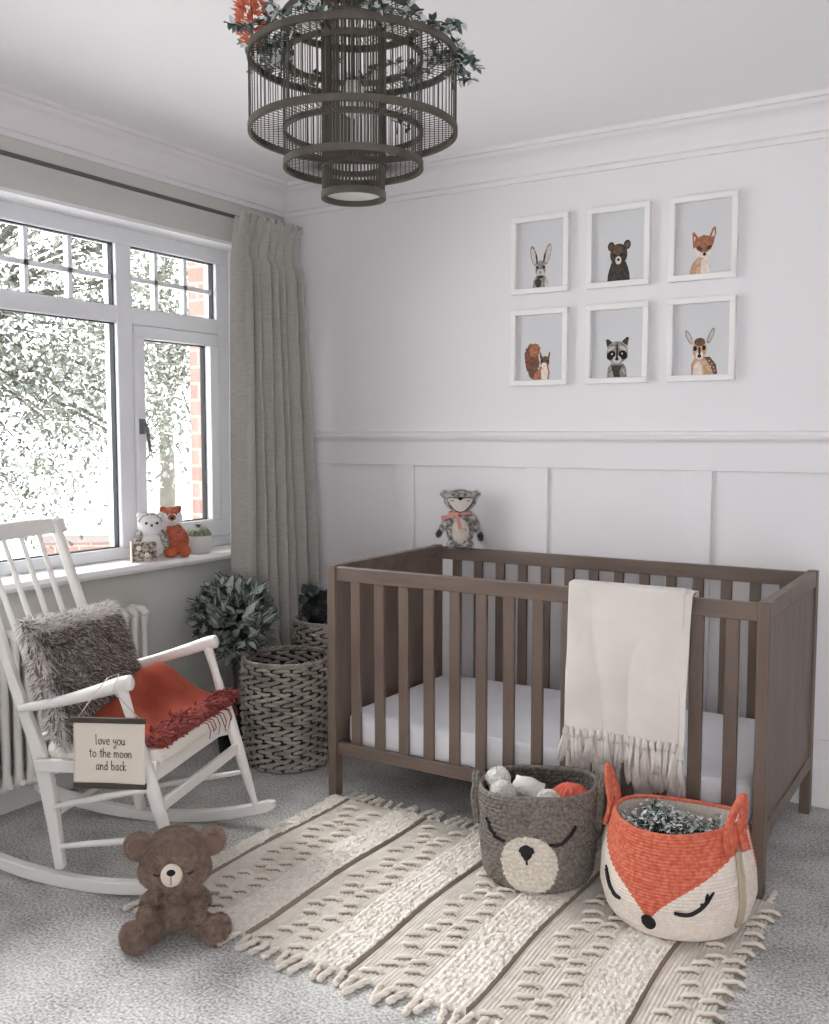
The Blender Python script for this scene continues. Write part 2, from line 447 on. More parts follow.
def curt(u, v):
    z = .02 + v * 2.11
    a = B0.lerp(A0, v); b = B1.lerp(A1, v)
    p = a.lerp(b, u)
    i = max(j for j in range(len(KN) - 1) if KN[j] <= u + 1e-9); t = (u - KN[i]) / (KN[i + 1] - KN[i])
    drift = .10 * sin(v * 2.2 + i) * (1 - v * .4)
    t2 = min(1, max(0, t + drift * t * (1 - t) * 2))
    amp = (.062 if i else .016) * (1 + .25 * sin(i * 2.3)) * (1 - .25 * v)
    if v > .93: amp *= .55
    d = amp * (abs(2 * t2 - 1) ** 1.6 * 2 - 1) if i else amp * (t2 * 1.4 - 1)
    d += .004 * sin(v * 7 + u * 17)
    q = p + Vector((1, -.22)).normalized() * (d + .012 - (.02 if i == 1 else 0) * (1 - abs(2 * t - 1)) + max(0, v - .93) * .35)
    q.y += .020 * sin(2 * pi * t2) * (1 if i else 0)
    return (q.x, q.y, z)
cm = MB(); cm.grid(curt, 220, 60)
# pinch pleat heading
ct = thing('curtain', 'full length grey linen curtain gathered in the corner beside the window', 'curtain', (0, 0, 0))
body = cm.build('drape', M_curt, ct, smooth=180)
s_ = body.modifiers.new('s', 'SOLIDIFY'); s_.thickness = .003
hd = MB()
for i in range(7):
    a = A0.lerp(A1, (i + .7) / 7.3)
    for k, off in enumerate((-.014, 0, .014)):
        pts = [(a.x + .012, a.y + off * .2, 2.035), (a.x + .028, a.y + off * .8, 2.065), (a.x + .036, a.y + off * 1.3 + .006, 2.10), (a.x + .044, a.y + off * 1.7 + .016, 2.135), (a.x + .040, a.y + off * 1.8 + .022, 2.152)]
        hd.tube(pts, [.004, .010, .015, .015, .010], 8, flat=.6)
hd.build('pleat_heading', M_curt, ct, smooth=60)

# ------------------------------------------------------------------ radiator
rad = thing('radiator', 'white column radiator under the window behind the rocking chair', 'radiator', (-2.79, 2.535, 0))
s = MB()
for dx in (-.035, .035):
    s.tube([(dx, 0, .13), (dx, 0, .17), (dx, 0, .56), (dx, 0, .60)], [.017, .013, .013, .017], 10)
s.tube([(-.052, 0, .60), (-.03, 0, .612), (.03, 0, .612), (.052, 0, .60)], [.012, .02, .02, .012], 10)
s.tube([(-.052, 0, .13), (-.03, 0, .12), (.03, 0, .12), (.052, 0, .13)], [.012, .02, .02, .012], 10)
s0 = s.build('column', M_white, rad, smooth=60)
for i in range(1, 20): copy_part(s0, rad, (0, -.046 * i, 0))
for i in (0, 19): MB().box(-.03, .03, -.046 * i - .01, -.046 * i + .01, 0, .12).build('foot', M_white, rad, bevel=.003)
# ------------------------------------------------------------------ crib
CX0, CX1, CY0, CY1, CH = -2.018, -.545, 2.69, 3.435, .821
crib = thing('crib', 'grey-brown slatted wooden crib with solid end panels against the panelled wall', 'crib', (CX0, CY0, 0))
W_, D_ = CX1 - CX0, CY1 - CY0
for x in (0, W_ - .033):
    for y in (0, D_ - .042):
        MB().box(x, x + .033, y, y + .042, 0, CH).build('post', M_crib, crib, bevel=.003)
for x in (.002, W_ - .032):
    MB().box(x, x + .03, .042, D_ - .042, CH - .052, CH - .002).build('end_top_rail', M_crib_h, crib, bevel=.003)
    MB().box(x + .004, x + .024, .042, D_ - .042, .2, CH - .052).build('end_panel', M_crib, crib)
    MB().box(x, x + .03, .042, D_ - .042, .155, .2).build('end_bottom_rail', M_crib_h, crib, bevel=.003)
for y in (.006, D_ - .031):
    MB().box(.033, W_ - .033, y, y + .025, CH - .055, CH - .006).build('side_top_rail', M_crib_h, crib, bevel=.003)
    MB().box(.033, W_ - .033, y, y + .025, .155, .197).build('side_bottom_rail', M_crib_h, crib, bevel=.003)
sl = None
for y in (.011, D_ - .026):
    for k in range(14):
        x = (-1.907 - CX0) + .097 * k
        if sl is None: sl = MB().box(-.019, .019, 0, .015, .19, CH - .05).build('slat', M_crib, crib, loc=(x, y, 0), bevel=.003)
        else: copy_part(sl, crib, (x, y, 0))
bs = MB()
for k in range(12): bs.box(.045 + k * .115, .105 + k * .115, .032, D_ - .032, .155, .172)
bs.build('mattress_base', M_crib, crib)
# mattress
def matt(u, v):
    # u around the cross-section, v along x
    pass
mt = MB()
mx0, mx1, my0, my1, mz0, mz1 = CX0 + .045, CX1 - .045, CY0 + .036, CY1 - .036, .173, .302
def sq(t, hx, hy, n=6.0):
    a = 2 * pi * t; c_, s_ = cos(a), sin(a)
    return hx * math.copysign(abs(c_) ** (2 / n), c_), hy * math.copysign(abs(s_) ** (2 / n), s_)
mcx, mcy = (mx0 + mx1) / 2, (my0 + my1) / 2
prof = [(0, 1), (.4, 1), (.7, 1), (.9, 1), (.96, .99), (.985, .93), (1, .8), (1, .5), (1, .2), (.985, .05), (.95, 0), (0, 0)]
def mfn_(u, v):
    i = v * (len(prof) - 1); i0 = min(int(i), len(prof) - 2); f_ = i - i0
    r_ = prof[i0][0] * (1 - f_) + prof[i0 + 1][0] * f_; z_ = prof[i0][1] * (1 - f_) + prof[i0 + 1][1] * f_
    x, y = sq(u, (mx1 - mx0) / 2, (my1 - my0) / 2, 22)
    z = mz0 + (mz1 - mz0) * z_
    nn = noise.noise(Vector((x * r_ * 5 , y * r_ * 9, z * 20)))
    return (mcx + x * r_ * (1 - .004 * abs(nn)), mcy + y * r_ * (1 - .008 * abs(nn)), z + (.004 * nn if z_ > .3 else 0))
mt.grid(mfn_, 240, 44, closed_u=True)
tag(mt.build('crib_mattress', M_sheet, smooth=180), 'white sheeted mattress lying inside the crib', 'mattress')

# ------------------------------------------------------------------ blanket over the front rail
M_blank = mat('cream_woven_cotton', (216, 209, 203), .92, rgb2=(226, 219, 213), vscale=5, bump=.3, bscale=240, bdist=.002, sheen=.2)
bl = thing('throw_blanket', 'cream woven throw blanket with tassels hanging over the front crib rail', 'blanket', (-.935, 2.705, 0))
def drape(x0, x1, zf, zb, thick, off, seed, skew=0):
    mb = MB()
    yf, yb = -.02 - off, .028 + off
    top = CH + .002 + off
    Lf = top - zf; Lb = top - zb; tot = Lf + (yb - yf) + Lb
    def fn(u, v):
        s = v * tot; x = x0 + (x1 - x0) * u
        if s < Lf: y, z = yf, zf + s
        elif s < Lf + (yb - yf):
            a = (s - Lf) / (yb - yf); y = yf + a * (yb - yf); z = top + .004 * sin(pi * a)
        else: y, z = yb, top - (s - Lf - (yb - yf))
        d_ = max(0, top - z)
        wv = noise.noise(Vector((x * 7 + seed, z * 2.0, seed))) * .020 * min(1, d_ * 4)
        wv += .007 * sin(x * 38 + z * 3 + seed) * min(1, d_ * 2) * (.5 + u * .5)
        if y <= 0: y = y - abs(wv) - .002
        else: y = y + abs(wv)
        x += skew * d_ + .004 * noise.noise(Vector((z * 6, seed, 0)))
        return (x, y, z)
    mb.grid(fn, 60, 90)
    o = mb.build('cloth_layer', M_blank, bl, smooth=180)
    s_ = o.modifiers.new('s', 'SOLIDIFY'); s_.thickness = thick; s_.offset = -1
    return fn
f1 = drape(-.178, .166, .395, .5, .006, .010, 1.3, -.02)
f2 = drape(-.172, .180, .345, .5, .006, .003, 5.1, -.03)
f3 = drape(.125, .186, .37, .5, .003, .0065, 9.1, -.03)
def tassel(L, seed, strands=16):
    r_ = random.Random(seed); m = MB()
    m.tube([(0, 0, .008), (0, 0, -.004), (0, 0, -.014), (0, 0, -.024)], [.003, .0085, .0085, .005], 8)
    for i in range(strands):
        a = r_.uniform(0, 6.28); q = r_.uniform(.2, 1); dx, dy = cos(a) * q * .014, sin(a) * q * .006 - .002
        l = L * r_.uniform(.8, 1.08)
        m.tube([(0, 0, -.012), (dx * .5, dy * .6, -.3 * l), (dx * .9 + r_.uniform(-.003, .003), dy, -.65 * l), (dx * 1.1 + r_.uniform(-.004, .004), dy, -l)], [.0016, .003, .0034, .0024], 5)
    return m
protos = [tassel(.095, s).build('tassel', M_blank, bl, smooth=180) for s in range(4)]
def put_t(fn, u, k, first, dy=0):
    x, y, z = fn(u, 0)
    rot = (R.uniform(-.05, .12), R.uniform(-.22, .22), R.uniform(0, 6))
    if first: first.location = (x, y + dy, z + .003); first.rotation_euler = rot
    else: copy_part(protos[k % 4], bl, (x, y + dy, z + .003), rot, (1, 1, R.uniform(.85, 1.1)))
for k in range(17): put_t(f1, (k + .4) / 17, k, protos[k] if k < 4 else None, -.004)
for k in range(18): put_t(f2, (k + .5) / 18, k + 2, None)
for k in range(4): put_t(f3, (k + .5) / 4, k + 1, None)

# ------------------------------------------------------------------ picture frames
M_frame = mat('white_frame', (238, 236, 235), .45)
M_print = mat('pale_blue_grey_paper', (210, 210, 212), .7)
PC = {k: mat('print_' + k, v, .8, rgb2=v2, vscale=90) for k, (v, v2) in dict(
    grey=((120, 114, 108), (168, 163, 158)), pale=((206, 202, 198), (180, 174, 170)), dark=((54, 50, 46), (76, 70, 64)),
    black=((22, 20, 20), (30, 28, 28)), rust=((150, 92, 68), (176, 120, 94)), tan=((178, 140, 108), (206, 174, 146)),
    brown=((94, 70, 56), (118, 90, 72)), cream=((232, 222, 212), (214, 202, 190)), pink=((200, 186, 180), (212, 200, 194)), auburn=((104, 62, 48), (134, 86, 68))).items()}
def E(cx, cy, rx, ry, rot=0, n=22):
    a0 = radians(rot)
    return [(cx + rx * cos(2 * pi * i / n) * cos(a0) - ry * sin(2 * pi * i / n) * sin(a0), cy + rx * cos(2 * pi * i / n) * sin(a0) + ry * sin(2 * pi * i / n) * cos(a0)) for i in range(n)]
def fringe_poly(poly, amp, seed, n=3):
    r_ = random.Random(seed); out = []
    k = len(poly)
    cx = sum(p[0] for p in poly) / k; cy = sum(p[1] for p in poly) / k
    for i in range(k):
        a, b = poly[i], poly[(i + 1) % k]
        for j in range(n):
            t = j / n; x = a[0] + (b[0] - a[0]) * t; y = a[1] + (b[1] - a[1]) * t
            s = 1 + r_.uniform(-amp, amp); out.append((cx + (x - cx) * s, cy + (y - cy) * s))
    return out
# every animal: list of (material, outline) in print coordinates, x -1..1, y 0 (print bottom) .. 2
rabbit = [('grey', [(-.34, 0), (-.30, .22), (-.2, .36), (.2, .36), (.3, .22), (.34, 0)]), ('pale', E(.26, .12, .08, .18)), ('dark', E(-.1, .14, .14, .14)),
          ('grey', E(-.3, .98, .13, .33, 16)), ('pink', E(-.31, .97, .08, .27, 16)), ('grey', E(.3, 1.0, .13, .34, -18)), ('pink', E(.32, 1.0, .08, .28, -18)),
          ('dark', E(-.16, .86, .035, .2, 10)), ('dark', E(.15, .86, .035, .2, -10)),
          ('grey', E(0, .55, .22, .28)), ('pale', E(0, .43, .17, .13)), ('black', E(-.14, .62, .05, .045)), ('black', E(.14, .62, .05, .045)), ('dark', E(0, .47, .035, .03)), ('dark', E(0, .32, .16, .05))]
bearp = [('dark', [(-.44, 0), (-.42, .2), (-.34, .4), (-.28, .55), (.28, .55), (.36, .4), (.43, .2), (.45, 0)]), ('dark', E(-.3, 1.02, .14, .14)), ('brown', E(-.3, 1.01, .08, .08)), ('dark', E(.33, 1.04, .14, .14)), ('brown', E(.33, 1.03, .08, .08)),
         ('dark', E(0, .77, .34, .32)), ('brown', E(-.04, .9, .2, .14)), ('cream', E(-.01, .6, .12, .12)), ('black', E(-.01, .62, .055, .045)), ('black', E(-.15, .75, .04, .04)), ('black', E(.14, .75, .04, .04)), ('brown', E(0, .93, .1, .06))]
foxp = [('tan', [(-.5, 0), (-.46, .18), (-.34, .36), (-.15, .5), (.16, .5), (.26, .2), (.24, 0)]), ('cream', [(-.1, 0), (-.08, .35), (.05, .5), (.2, .45), (.27, .2), (.24, 0)]),
        ('rust', [(-.38, .72), (-.42, 1.14), (-.36, 1.2), (-.2, 1.02), (-.1, .8)]), ('cream', [(-.34, .84), (-.36, 1.08), (-.25, .98)]), ('rust', [(.14, .88), (.3, 1.24), (.42, 1.3), (.44, 1.1), (.34, .8)]), ('cream', [(.26, 1.0), (.38, 1.22), (.39, 1.04)]),
        ('cream', E(-.02, .62, .3, .17)), ('rust', [(-.36, .86), (-.3, 1.0), (0, 1.08), (.28, 1.02), (.38, .86), (.26, .66), (.1, .58), (-.06, .58), (-.24, .68)]), ('cream', E(.03, .52, .13, .08)), ('dark', E(-.14, .7, .1, .05, -20)), ('dark', E(.2, .72, .1, .05, 20)), ('black', E(.04, .54, .06, .05))]
squir = [('auburn', fringe_poly(E(-.34, .62, .32, .5, 8, 30), .1, 4)), ('rust', fringe_poly(E(-.22, .92, .24, .22, 0, 20), .1, 5)), ('brown', fringe_poly(E(-.3, .32, .2, .3), .08, 6)),
         ('rust', [(-.28, 0), (-.22, .2), (-.02, .34), (.1, .5), (.36, .5), (.44, .2), (.4, 0)]), ('cream', [(.08, 0), (.06, .3), (.16, .42), (.32, .42), (.38, .2), (.34, 0)]),
         ('brown', [(.02, .62), (.0, .84), (.04, .86), (.12, .7)]), ('brown', [(.34, .68), (.42, .86), (.46, .84), (.42, .62)]), ('brown', E(.23, .55, .2, .18)), ('cream', E(.2, .44, .13, .09)), ('black', E(.1, .58, .035, .035)), ('black', E(.34, .58, .035, .035))]
racc = [('grey', [(-.4, 0), (-.36, .28), (-.24, .42), (.24, .42), (.36, .28), (.4, 0)]), ('dark', [(-.12, 0), (-.24, .36), (.24, .36), (.1, .2), (.14, 0)]),
        ('dark', [(-.4, .9), (-.46, 1.12), (-.38, 1.16), (-.18, 1.04)]), ('dark', [(.4, .92), (.46, 1.16), (.38, 1.2), (.18, 1.06)]), ('grey', E(0, .74, .42, .34)), ('pale', E(-.24, .86, .15, .05, 20)), ('pale', E(.24, .86, .15, .05, -20)),
        ('black', E(-.24, .66, .18, .13, 22)), ('black', E(.24, .66, .18, .13, -22)), ('pale', E(0, .52, .18, .12)), ('black', [(-.035, .6), (-.03, .98), (.03, .98), (.035, .6)]), ('black', E(0, .55, .07, .055)), ('cream', E(-.2, .7, .03, .03)), ('cream', E(.2, .7, .03, .03))]
deerp = [('tan', [(-.36, 0), (-.36, .3), (-.24, .48), (.1, .52), (.4, .42), (.56, .22), (.6, 0)]), ('brown', [(.1, .5), (.32, .5), (.54, .28), (.6, 0), (.46, 0), (.3, .3)]), ('cream', [(-.28, 0), (-.26, .26), (-.1, .4), (.04, .26), (.06, 0)]),
         ('grey', E(-.46, 1.08, .09, .24, 32)), ('pale', E(-.45, 1.07, .05, .18, 32)), ('grey', E(.34, 1.1, .09, .25, -28)), ('pale', E(.34, 1.09, .05, .19, -28)), ('tan', E(-.06, .74, .26, .3)), ('brown', E(-.06, .93, .2, .12)), ('cream', E(-.06, .55, .14, .12)),
         ('black', E(-.22, .75, .065, .075)), ('black', E(.1, .76, .065, .075)), ('dark', E(-.06, .68, .05, .12)), ('black', E(-.06, .53, .07, .055)), ('cream', E(.3, .38, .02, .02)), ('cream', E(.4, .3, .02, .02)), ('cream', E(.46, .2, .02, .02)), ('cream', E(.36, .22, .02, .02)), ('cream', E(.5, .1, .02, .02))]
PK = list(PC.keys())
rows = [(1.811, 2.105), (1.458, 1.751)]
cols = [(-1.714, -1.475), (-1.402, -1.161), (-1.091, -.851)]
subj = [[('rabbit', rabbit), ('bear', bearp), ('fox', foxp)], [('red squirrel', squir), ('raccoon', racc), ('fawn', deerp)]]
for r_i, (z0, z1) in enumerate(rows):
    for c_i, (x0, x1) in enumerate(cols):
        nm, art = subj[r_i][c_i]
        g = thing('picture_frame', 'white framed animal print on the wall showing a ' + nm, 'picture', ((x0 + x1) / 2, YB, z0), 0, 'six framed animal prints above the dado rail')
        hw = (x1 - x0) / 2; H_ = z1 - z0; fw_ = .021
        f = MB()
        f.box(-hw, hw, -.026, 0, 0, fw_); f.box(-hw, hw, -.026, 0, H_ - fw_, H_); f.box(-hw, -hw + fw_, -.026, 0, fw_, H_ - fw_); f.box(hw - fw_, hw, -.026, 0, fw_, H_ - fw_)
        f.build('frame', M_frame, g, bevel=.002)
        p = MB(); iw, ih = hw - fw_, H_ - 2 * fw_
        p.box(-iw, iw, -.008, -.004, fw_, H_ - fw_, 0)
        for k, (mn, poly) in enumerate(art):
            yy = -.0083 - .00012 * k
            pts = [(x_ * iw * .98, yy, fw_ + .002 + y_ * ih / 2 * .98) for x_, y_ in poly]
            p.add(pts, [tuple(range(len(pts)))], 1 + PK.index(mn))
        p.build('print', [M_print] + [PC[k] for k in PK], g)

# ------------------------------------------------------------------ pendant lamp
M_cane = mat('dark_grey_bamboo', (80, 75, 67), .6, rgb2=(94, 89, 80), vscale=20)
LX, LY = -1.299, 1.842
lamp = thing('pendant_lamp', 'large tiered dark grey bamboo pendant lamp hanging from the ceiling', 'pendant lamp', (LX, LY, ZC))
RA, RB, RC = .0695, .154, .2305
zz = [q - ZC for q in (1.805, 1.871, 1.945, 2.104, 2.184, 2.258)]
def ring(r, z, h=.0075, t_=.0035, name='hoop'):
    m = MB(); n = 96
    prof_ = [(r - t_, z - h), (r + t_, z - h), (r + t_, z + h), (r - t_, z + h), (r - t_, z - h)]
    vs = []
    for j in range(n):
        a = 2 * pi * j / n
        for q in prof_[:4]: vs.append((q[0] * cos(a), q[0] * sin(a), q[1]))
    m.add(vs, [(j * 4 + i, ((j + 1) % n) * 4 + i, ((j + 1) % n) * 4 + (i + 1) % 4, j * 4 + (i + 1) % 4) for j in range(n) for i in range(4)])
    return m.build(name, M_cane, lamp, smooth=40, fixn=True)
for r, z in ((RA, zz[0]), (RB, zz[1]), (RC, zz[2]), (RC, zz[3]), (RB, zz[4]), (RA, zz[5])): ring(r, z)
for r, z in ((RA, zz[1]), (RB, zz[2]), (RB, zz[3]), (RA, zz[4])): ring(r, z, .006, .003, 'inner_hoop')
def sticks(r, z0, z1, n, rad=.0011):
    m = MB()
    for j in range(n):
        a = 2 * pi * j / n
        m.tube([(r * cos(a), r * sin(a), z0), (r * cos(a), r * sin(a), z1)], rad, 5)
    return m.build('cane_cage', M_cane, lamp, smooth=180)
def spokes(r0, r1, z, n, rad=.0009):
    m = MB()
    for j in range(n):
        a = 2 * pi * j / n
        m.tube([(r0 * cos(a), r0 * sin(a), z), (r1 * cos(a), r1 * sin(a), z)], rad, 5)
    return m.build('cane_spokes', M_cane, lamp, smooth=180)
sticks(RA, zz[0], zz[5], 52, .0015); sticks(RB, zz[1], zz[4], 64); sticks(RC, zz[2], zz[3], 84)
spokes(RB, RC, zz[2] - .002, 90); spokes(RB, RC, zz[3] + .002, 90); spokes(RA, RB, zz[1] - .002, 72); spokes(RA, RB, zz[4] + .002, 72)
MB().lathe([(0, zz[0] + .004), (RA - .006, zz[0] + .004), (RA - .006, zz[0] + .006), (0, zz[0] + .006)], 48).build('diffuser', mat('frosted_diffuser', (225, 224, 222), .5), lamp, fixn=True)
b_ = MB(); b_.tube([(0, 0, zz[5] - .2), (0, 0, 0)], .004, 8); b_.lathe([(.0, 0), (.045, 0), (.045, -.012), (.02, -.022), (0, -.022)], 24, c=(0, 0)); b_.build('flex_and_rose', M_cane, lamp, smooth=40)
MB().lathe([(0, zz[5] - .20), (.018, zz[5] - .205), (.03, zz[5] - .24), (.026, zz[5] - .27), (0, zz[5] - .285)], 20).build('bulb', mat('opal_glass', (240, 238, 232), .2), lamp, smooth=180)
for a in (0, 2.09, 4.19):
    MB().tube([(RA * cos(a), RA * sin(a), zz[5]), (0, 0, zz[5])], .002, 6).build('hanging_bar', M_cane, lamp)

# garland on the upper hoop
M_eu1 = mat('eucalyptus_dark', (66, 80, 74), .6); M_eu2 = mat('eucalyptus_mid', (112, 126, 119), .6); M_eu3 = mat('eucalyptus_pale', (208, 213, 210), .6)
gl = thing('leaf_garland', 'faux eucalyptus garland wound over the top of the bamboo pendant lamp', 'garland', (LX, LY, zz[3] + ZC))
rg = random.Random(12); gm = MB(); st = MB()
def sprig(p0, d, L, n, leafs=(.014, .024), w_=.6):
    p0 = Vector(p0); d = Vector(d).normalized(); pts = [p0]
    for k in range(6):
        d = (d + Vector((rg.uniform(-.3, .3), rg.uniform(-.3, .3), -.16))).normalized(); pts.append(pts[-1] + d * L / 6)
    st.tube(pts, .0013, 4)
    for k in range(n):
        t = rg.uniform(.1, 1) * 6; i = min(5, int(t)); c = pts[i].lerp(pts[i + 1], t - i)
        l = rg.uniform(*leafs)
        gm.leaf(c, (rg.uniform(-1, 1), rg.uniform(-1, 1), rg.uniform(-.7, .8)), (rg.uniform(-.5, .5), rg.uniform(-.5, .5), 1), l, l * w_, rg.choice((0, 0, 1, 1, 2, 2)))
# view directions: right of picture = (.851, .5255), away = (-.5255, .851)
def LR(right, away, z): return (right * .851 - away * .5255, right * .5255 + away * .851, z)
for i in range(46):
    a = radians(-100 + i * 6.6)      # along the hoop: from front-left round the back to the right
    rr = rg.uniform(.17, .235)
    right, away = rr * cos(a + radians(60)), rr * sin(a + radians(60))
    sprig(LR(right, away, .012 + rg.uniform(0, .02)), LR(rg.uniform(-1, 1), rg.uniform(-.6, .6), rg.uniform(.1, .6)), rg.uniform(.04, .08), 16)
st.tube([LR(.2 * cos(radians(-40 + k * 6.6)), .2 * sin(radians(-40 + k * 6.6)), .014) for k in range(46)], .0016, 5)
for i in range(9): sprig(LR(.225, rg.uniform(-.06, .06), .02), LR(rg.uniform(.1, .8), rg.uniform(-.4, .4), rg.uniform(-1.0, .3)), rg.uniform(.04, .085), 20)
for i in range(7): sprig(LR(rg.uniform(-.2, -.15), rg.uniform(-.1, .02), .016), LR(rg.uniform(-.3, .6), rg.uniform(-.6, .2), rg.uniform(-.5, .6)), rg.uniform(.04, .07), 16)
for i in range(8): sprig(LR(rg.uniform(-.1, .12), -.2 + rg.uniform(-.02, .03), .012), LR(rg.uniform(-1, 1), -.2, .25), rg.uniform(.04, .08), 18)
for i in range(3): sprig(LR(.12, rg.uniform(-.1, .1), -.0), LR(rg.uniform(-.3, .3), rg.uniform(-.4, .4), -1.3), .16, 8, (.016, .024))
gm.build('foliage', [M_eu1, M_eu2, M_eu3], gl); st.build('stem', M_eu1, gl)
fl = thing('dried_flower', 'orange dried flower spike tucked into the left side of the pendant lamp', 'flower', tuple(Vector((LX, LY, zz[3] + ZC)) + Vector(LR(-.218, -.04, .0))))
fm = MB(); rf = random.Random(3)
M_of = mat('orange_dried_petals', (204, 100, 68), .8, rgb2=(226, 134, 100), vscale=60)
for i in range(420):
    h_ = rf.random(); a = rf.uniform(0, 6.28); r = .034 * sin(pi * (.12 + .8 * h_)) * rf.uniform(.6, 1)
    c = Vector((r * cos(a), r * sin(a), .01 + h_ * .13))
    fm.leaf(c, (cos(a), sin(a), .6), (0, 0, 1), .016, .009, 0)
fm.build('petals', M_of, fl); MB().tube([(0, 0, -.01), (0, 0, .13)], .003, 6).build('stem', mat('dried_stem', (120, 84, 60), .8), fl)
# ------------------------------------------------------------------ rug
M_pile = mat('cream_wool_pile', (226, 219, 209), .95, rgb2=(238, 232, 224), vscale=60, bump=.8, bscale=140, bdist=.006)
M_flat = mat('cream_flat_weave', (214, 207, 197), .95, rgb2=(226, 220, 211), vscale=30, bump=.3, bscale=160)
M_line = mat('brown_woven_stripe', (150, 136, 122), .95)
M_knot = mat('cream_cord', (228, 220, 210), .95, bump=.5, bscale=250, bdist=.003)
M_knot2 = mat('taupe_cord', (158, 144, 130), .95)
rug = thing('rug', 'cream textured woven rug with tufted stripes and tassel ends in front of the crib', 'rug', (-1.985, 1.79, 0))
RW, RD = 1.475, .89
lines = [.06125, .37125, .68625, 1.00625, 1.32125]
def band(x):
    """0 pile, 1 line, 2 flat weave"""
    for l in lines:
        if abs(x - l) < .0032: return 1
    for l in lines:
        if 0 < x - l < .19: return 2
    return 0
def rugz(x, y):
    b = band(x)
    if b == 0:
        n = noise.noise(Vector((x * 95, y * 95, 1))) * .0035 + noise.noise(Vector((x * 40, y * 30, 5))) * .003
        return .017 + n + .0015 * sin(x * 420)
    if b == 1: return .006
    return .008 + .0019 * sin(x * 2 * pi / .0105) + .0008 * noise.noise(Vector((x * 60, y * 60, 2)))
def edgew(x, y): return (.006 * sin(y * 9 + 1), .008 * sin(x * 7))
rm = MB()
def rfn(u, v):
    x, y = u * RW, v * RD; e = edgew(x, y)
    z = rugz(x, y)
    if u in (0, 1) or v in (0, 1): z = .001
    return (x + e[0], y + e[1], z)
rm.grid(rfn, 590, 330, mfn=lambda u, v: band(u * RW))
rr = random.Random(5)
# short raised cords forming zigzag rows on the flat bands
kn = rm
for li, l in enumerate(lines):
    nrow = 17
    for j in range(nrow):
        y = .03 + j * (RD - .05) / nrow + rr.uniform(-.006, .006)
        ph = (j % 4)
        tri = [0, .03, .055, .03][ph]
        for side in (0, 1):
            xc = l + (.055 + tri * .7 if side == 0 else .135 - tri * .35 + .02)
            ln = rr.uniform(.038, .05)
            a = rr.uniform(.35, .6)
            pts = []
            for k in range(7):
                t_ = k / 6 - .5
                pts.append((xc + t_ * ln * 2 * .62 + 0, y + t_ * ln * a + .003 * sin(k * 2.1), .010 + .005 * cos(t_ * pi)))
            pts[0] = (pts[0][0], pts[0][1], .004); pts[-1] = (pts[-1][0], pts[-1][1], .004)
            kn.tube(pts, [.0045 + .002 * (k % 2) for k in range(7)], 7, 3)
            kn.tube([(p[0], p[1] - .0062, p[2] * .6) for p in pts], .0028, 6, 4)
# bobbled tufts over the pile bands
bb_ = rm
for i in range(2600):
    x, y = rr.uniform(.0, RW), rr.uniform(.005, RD - .005)
    if band(x) != 0 or any(abs(x - l) < .012 for l in lines): continue
    e = edgew(x, y)
    bb_.ell((x + e[0], y + e[1], .018), (rr.uniform(.004, .0075), rr.uniform(.004, .0065), .0042), 7)
rm.build('woven_field', [M_pile, M_line, M_flat, M_knot, M_knot2], rug, smooth=180)
def rtas(seed):
    q = random.Random(seed); m = MB(); L = .060
    for tw in (0, pi):
        pts = []
        for k in range(13):
            t_ = k / 12
            pts.append((.004 * cos(tw + t_ * 7) + .010 * seed * .3 * sin(t_ * 2) - .006 * seed * .3, -L * t_, .0085 + .0028 * sin(tw + t_ * 7)))
        m.tube(pts, [.0054 + .0006 * sin(k) for k in range(13)], 7)
    m.ell((.010 * seed * .3 * sin(2) - .006 * seed * .3, -L, .0085), (.0088, .009, .008), 10)
    return m
ts = [rtas(s).build('tassel', M_knot, rug, smooth=180) for s in (-1, 0, 1)]
k = 0
for e_ in (0, 1):
    n_t = 44
    for i in range(n_t):
        x = .012 + i * (RW - .024) / (n_t - 1); y = 0 if e_ == 0 else RD
        if e_ == 1 and (x < .02 or 1.365 < x < 1.455): continue
        ed = edgew(x, y)
        loc = (x + rr.uniform(-.003, .003), y + ed[1] + (.004 if e_ == 0 else -.004), 0)
        rot = (0, 0, (pi if e_ else 0) + rr.uniform(-.3, .3))
        if k < 3: ts[k].location = loc; ts[k].rotation_euler = rot
        else: copy_part(ts[rr.randrange(3)], rug, loc, rot, (1, rr.uniform(.8, 1.15), 1))
        k += 1

# ------------------------------------------------------------------ baskets
def basket(mb, prof, coils, ncol, amp, mfn, weave=0, wk=40, wall=.008, sag=None):
    """prof: (t, r, z) outer wall from bottom to rim; then rolls over the rim and down the inside"""
    def rz(t):
        for i in range(len(prof) - 1):
            if t <= prof[i + 1][0]:
                a = (t - prof[i][0]) / (prof[i + 1][0] - prof[i][0]); a2 = a
                return prof[i][1] + (prof[i + 1][1] - prof[i][1]) * a2, prof[i][2] + (prof[i + 1][2] - prof[i][2]) * a2
        return prof[-1][1], prof[-1][2]
    rows = coils * 4
    def fo(u, v):
        r, z = rz(v); a = 2 * pi * u; q = v * coils
        d_ = amp * (abs(sin(pi * q)) ** .6)
        if weave: d_ += weave * sin(a * wk + pi * int(q)) * abs(sin(pi * q))
        dx, dy, dz = sag(a, v) if sag else (0, 0, 0)
        return ((r + d_) * cos(a) + dx, (r + d_) * sin(a) + dy, z + dz)
    mb.grid(fo, ncol, rows, closed_u=True, mfn=mfn)
    def fi(u, v):
        v2 = 1 - v * .97; r, z = rz(v2); a = 2 * pi * u; q = v2 * coils
        r = r - wall - amp * (abs(sin(pi * q)) ** .6)
        if weave: r -= weave * sin(a * wk + pi * int(q)) * abs(sin(pi * q))
        dx, dy, dz = sag(a, v2) if sag else (0, 0, 0)
        return (r * cos(a) + dx, r * sin(a) + dy, z + dz)
    return fo, fi
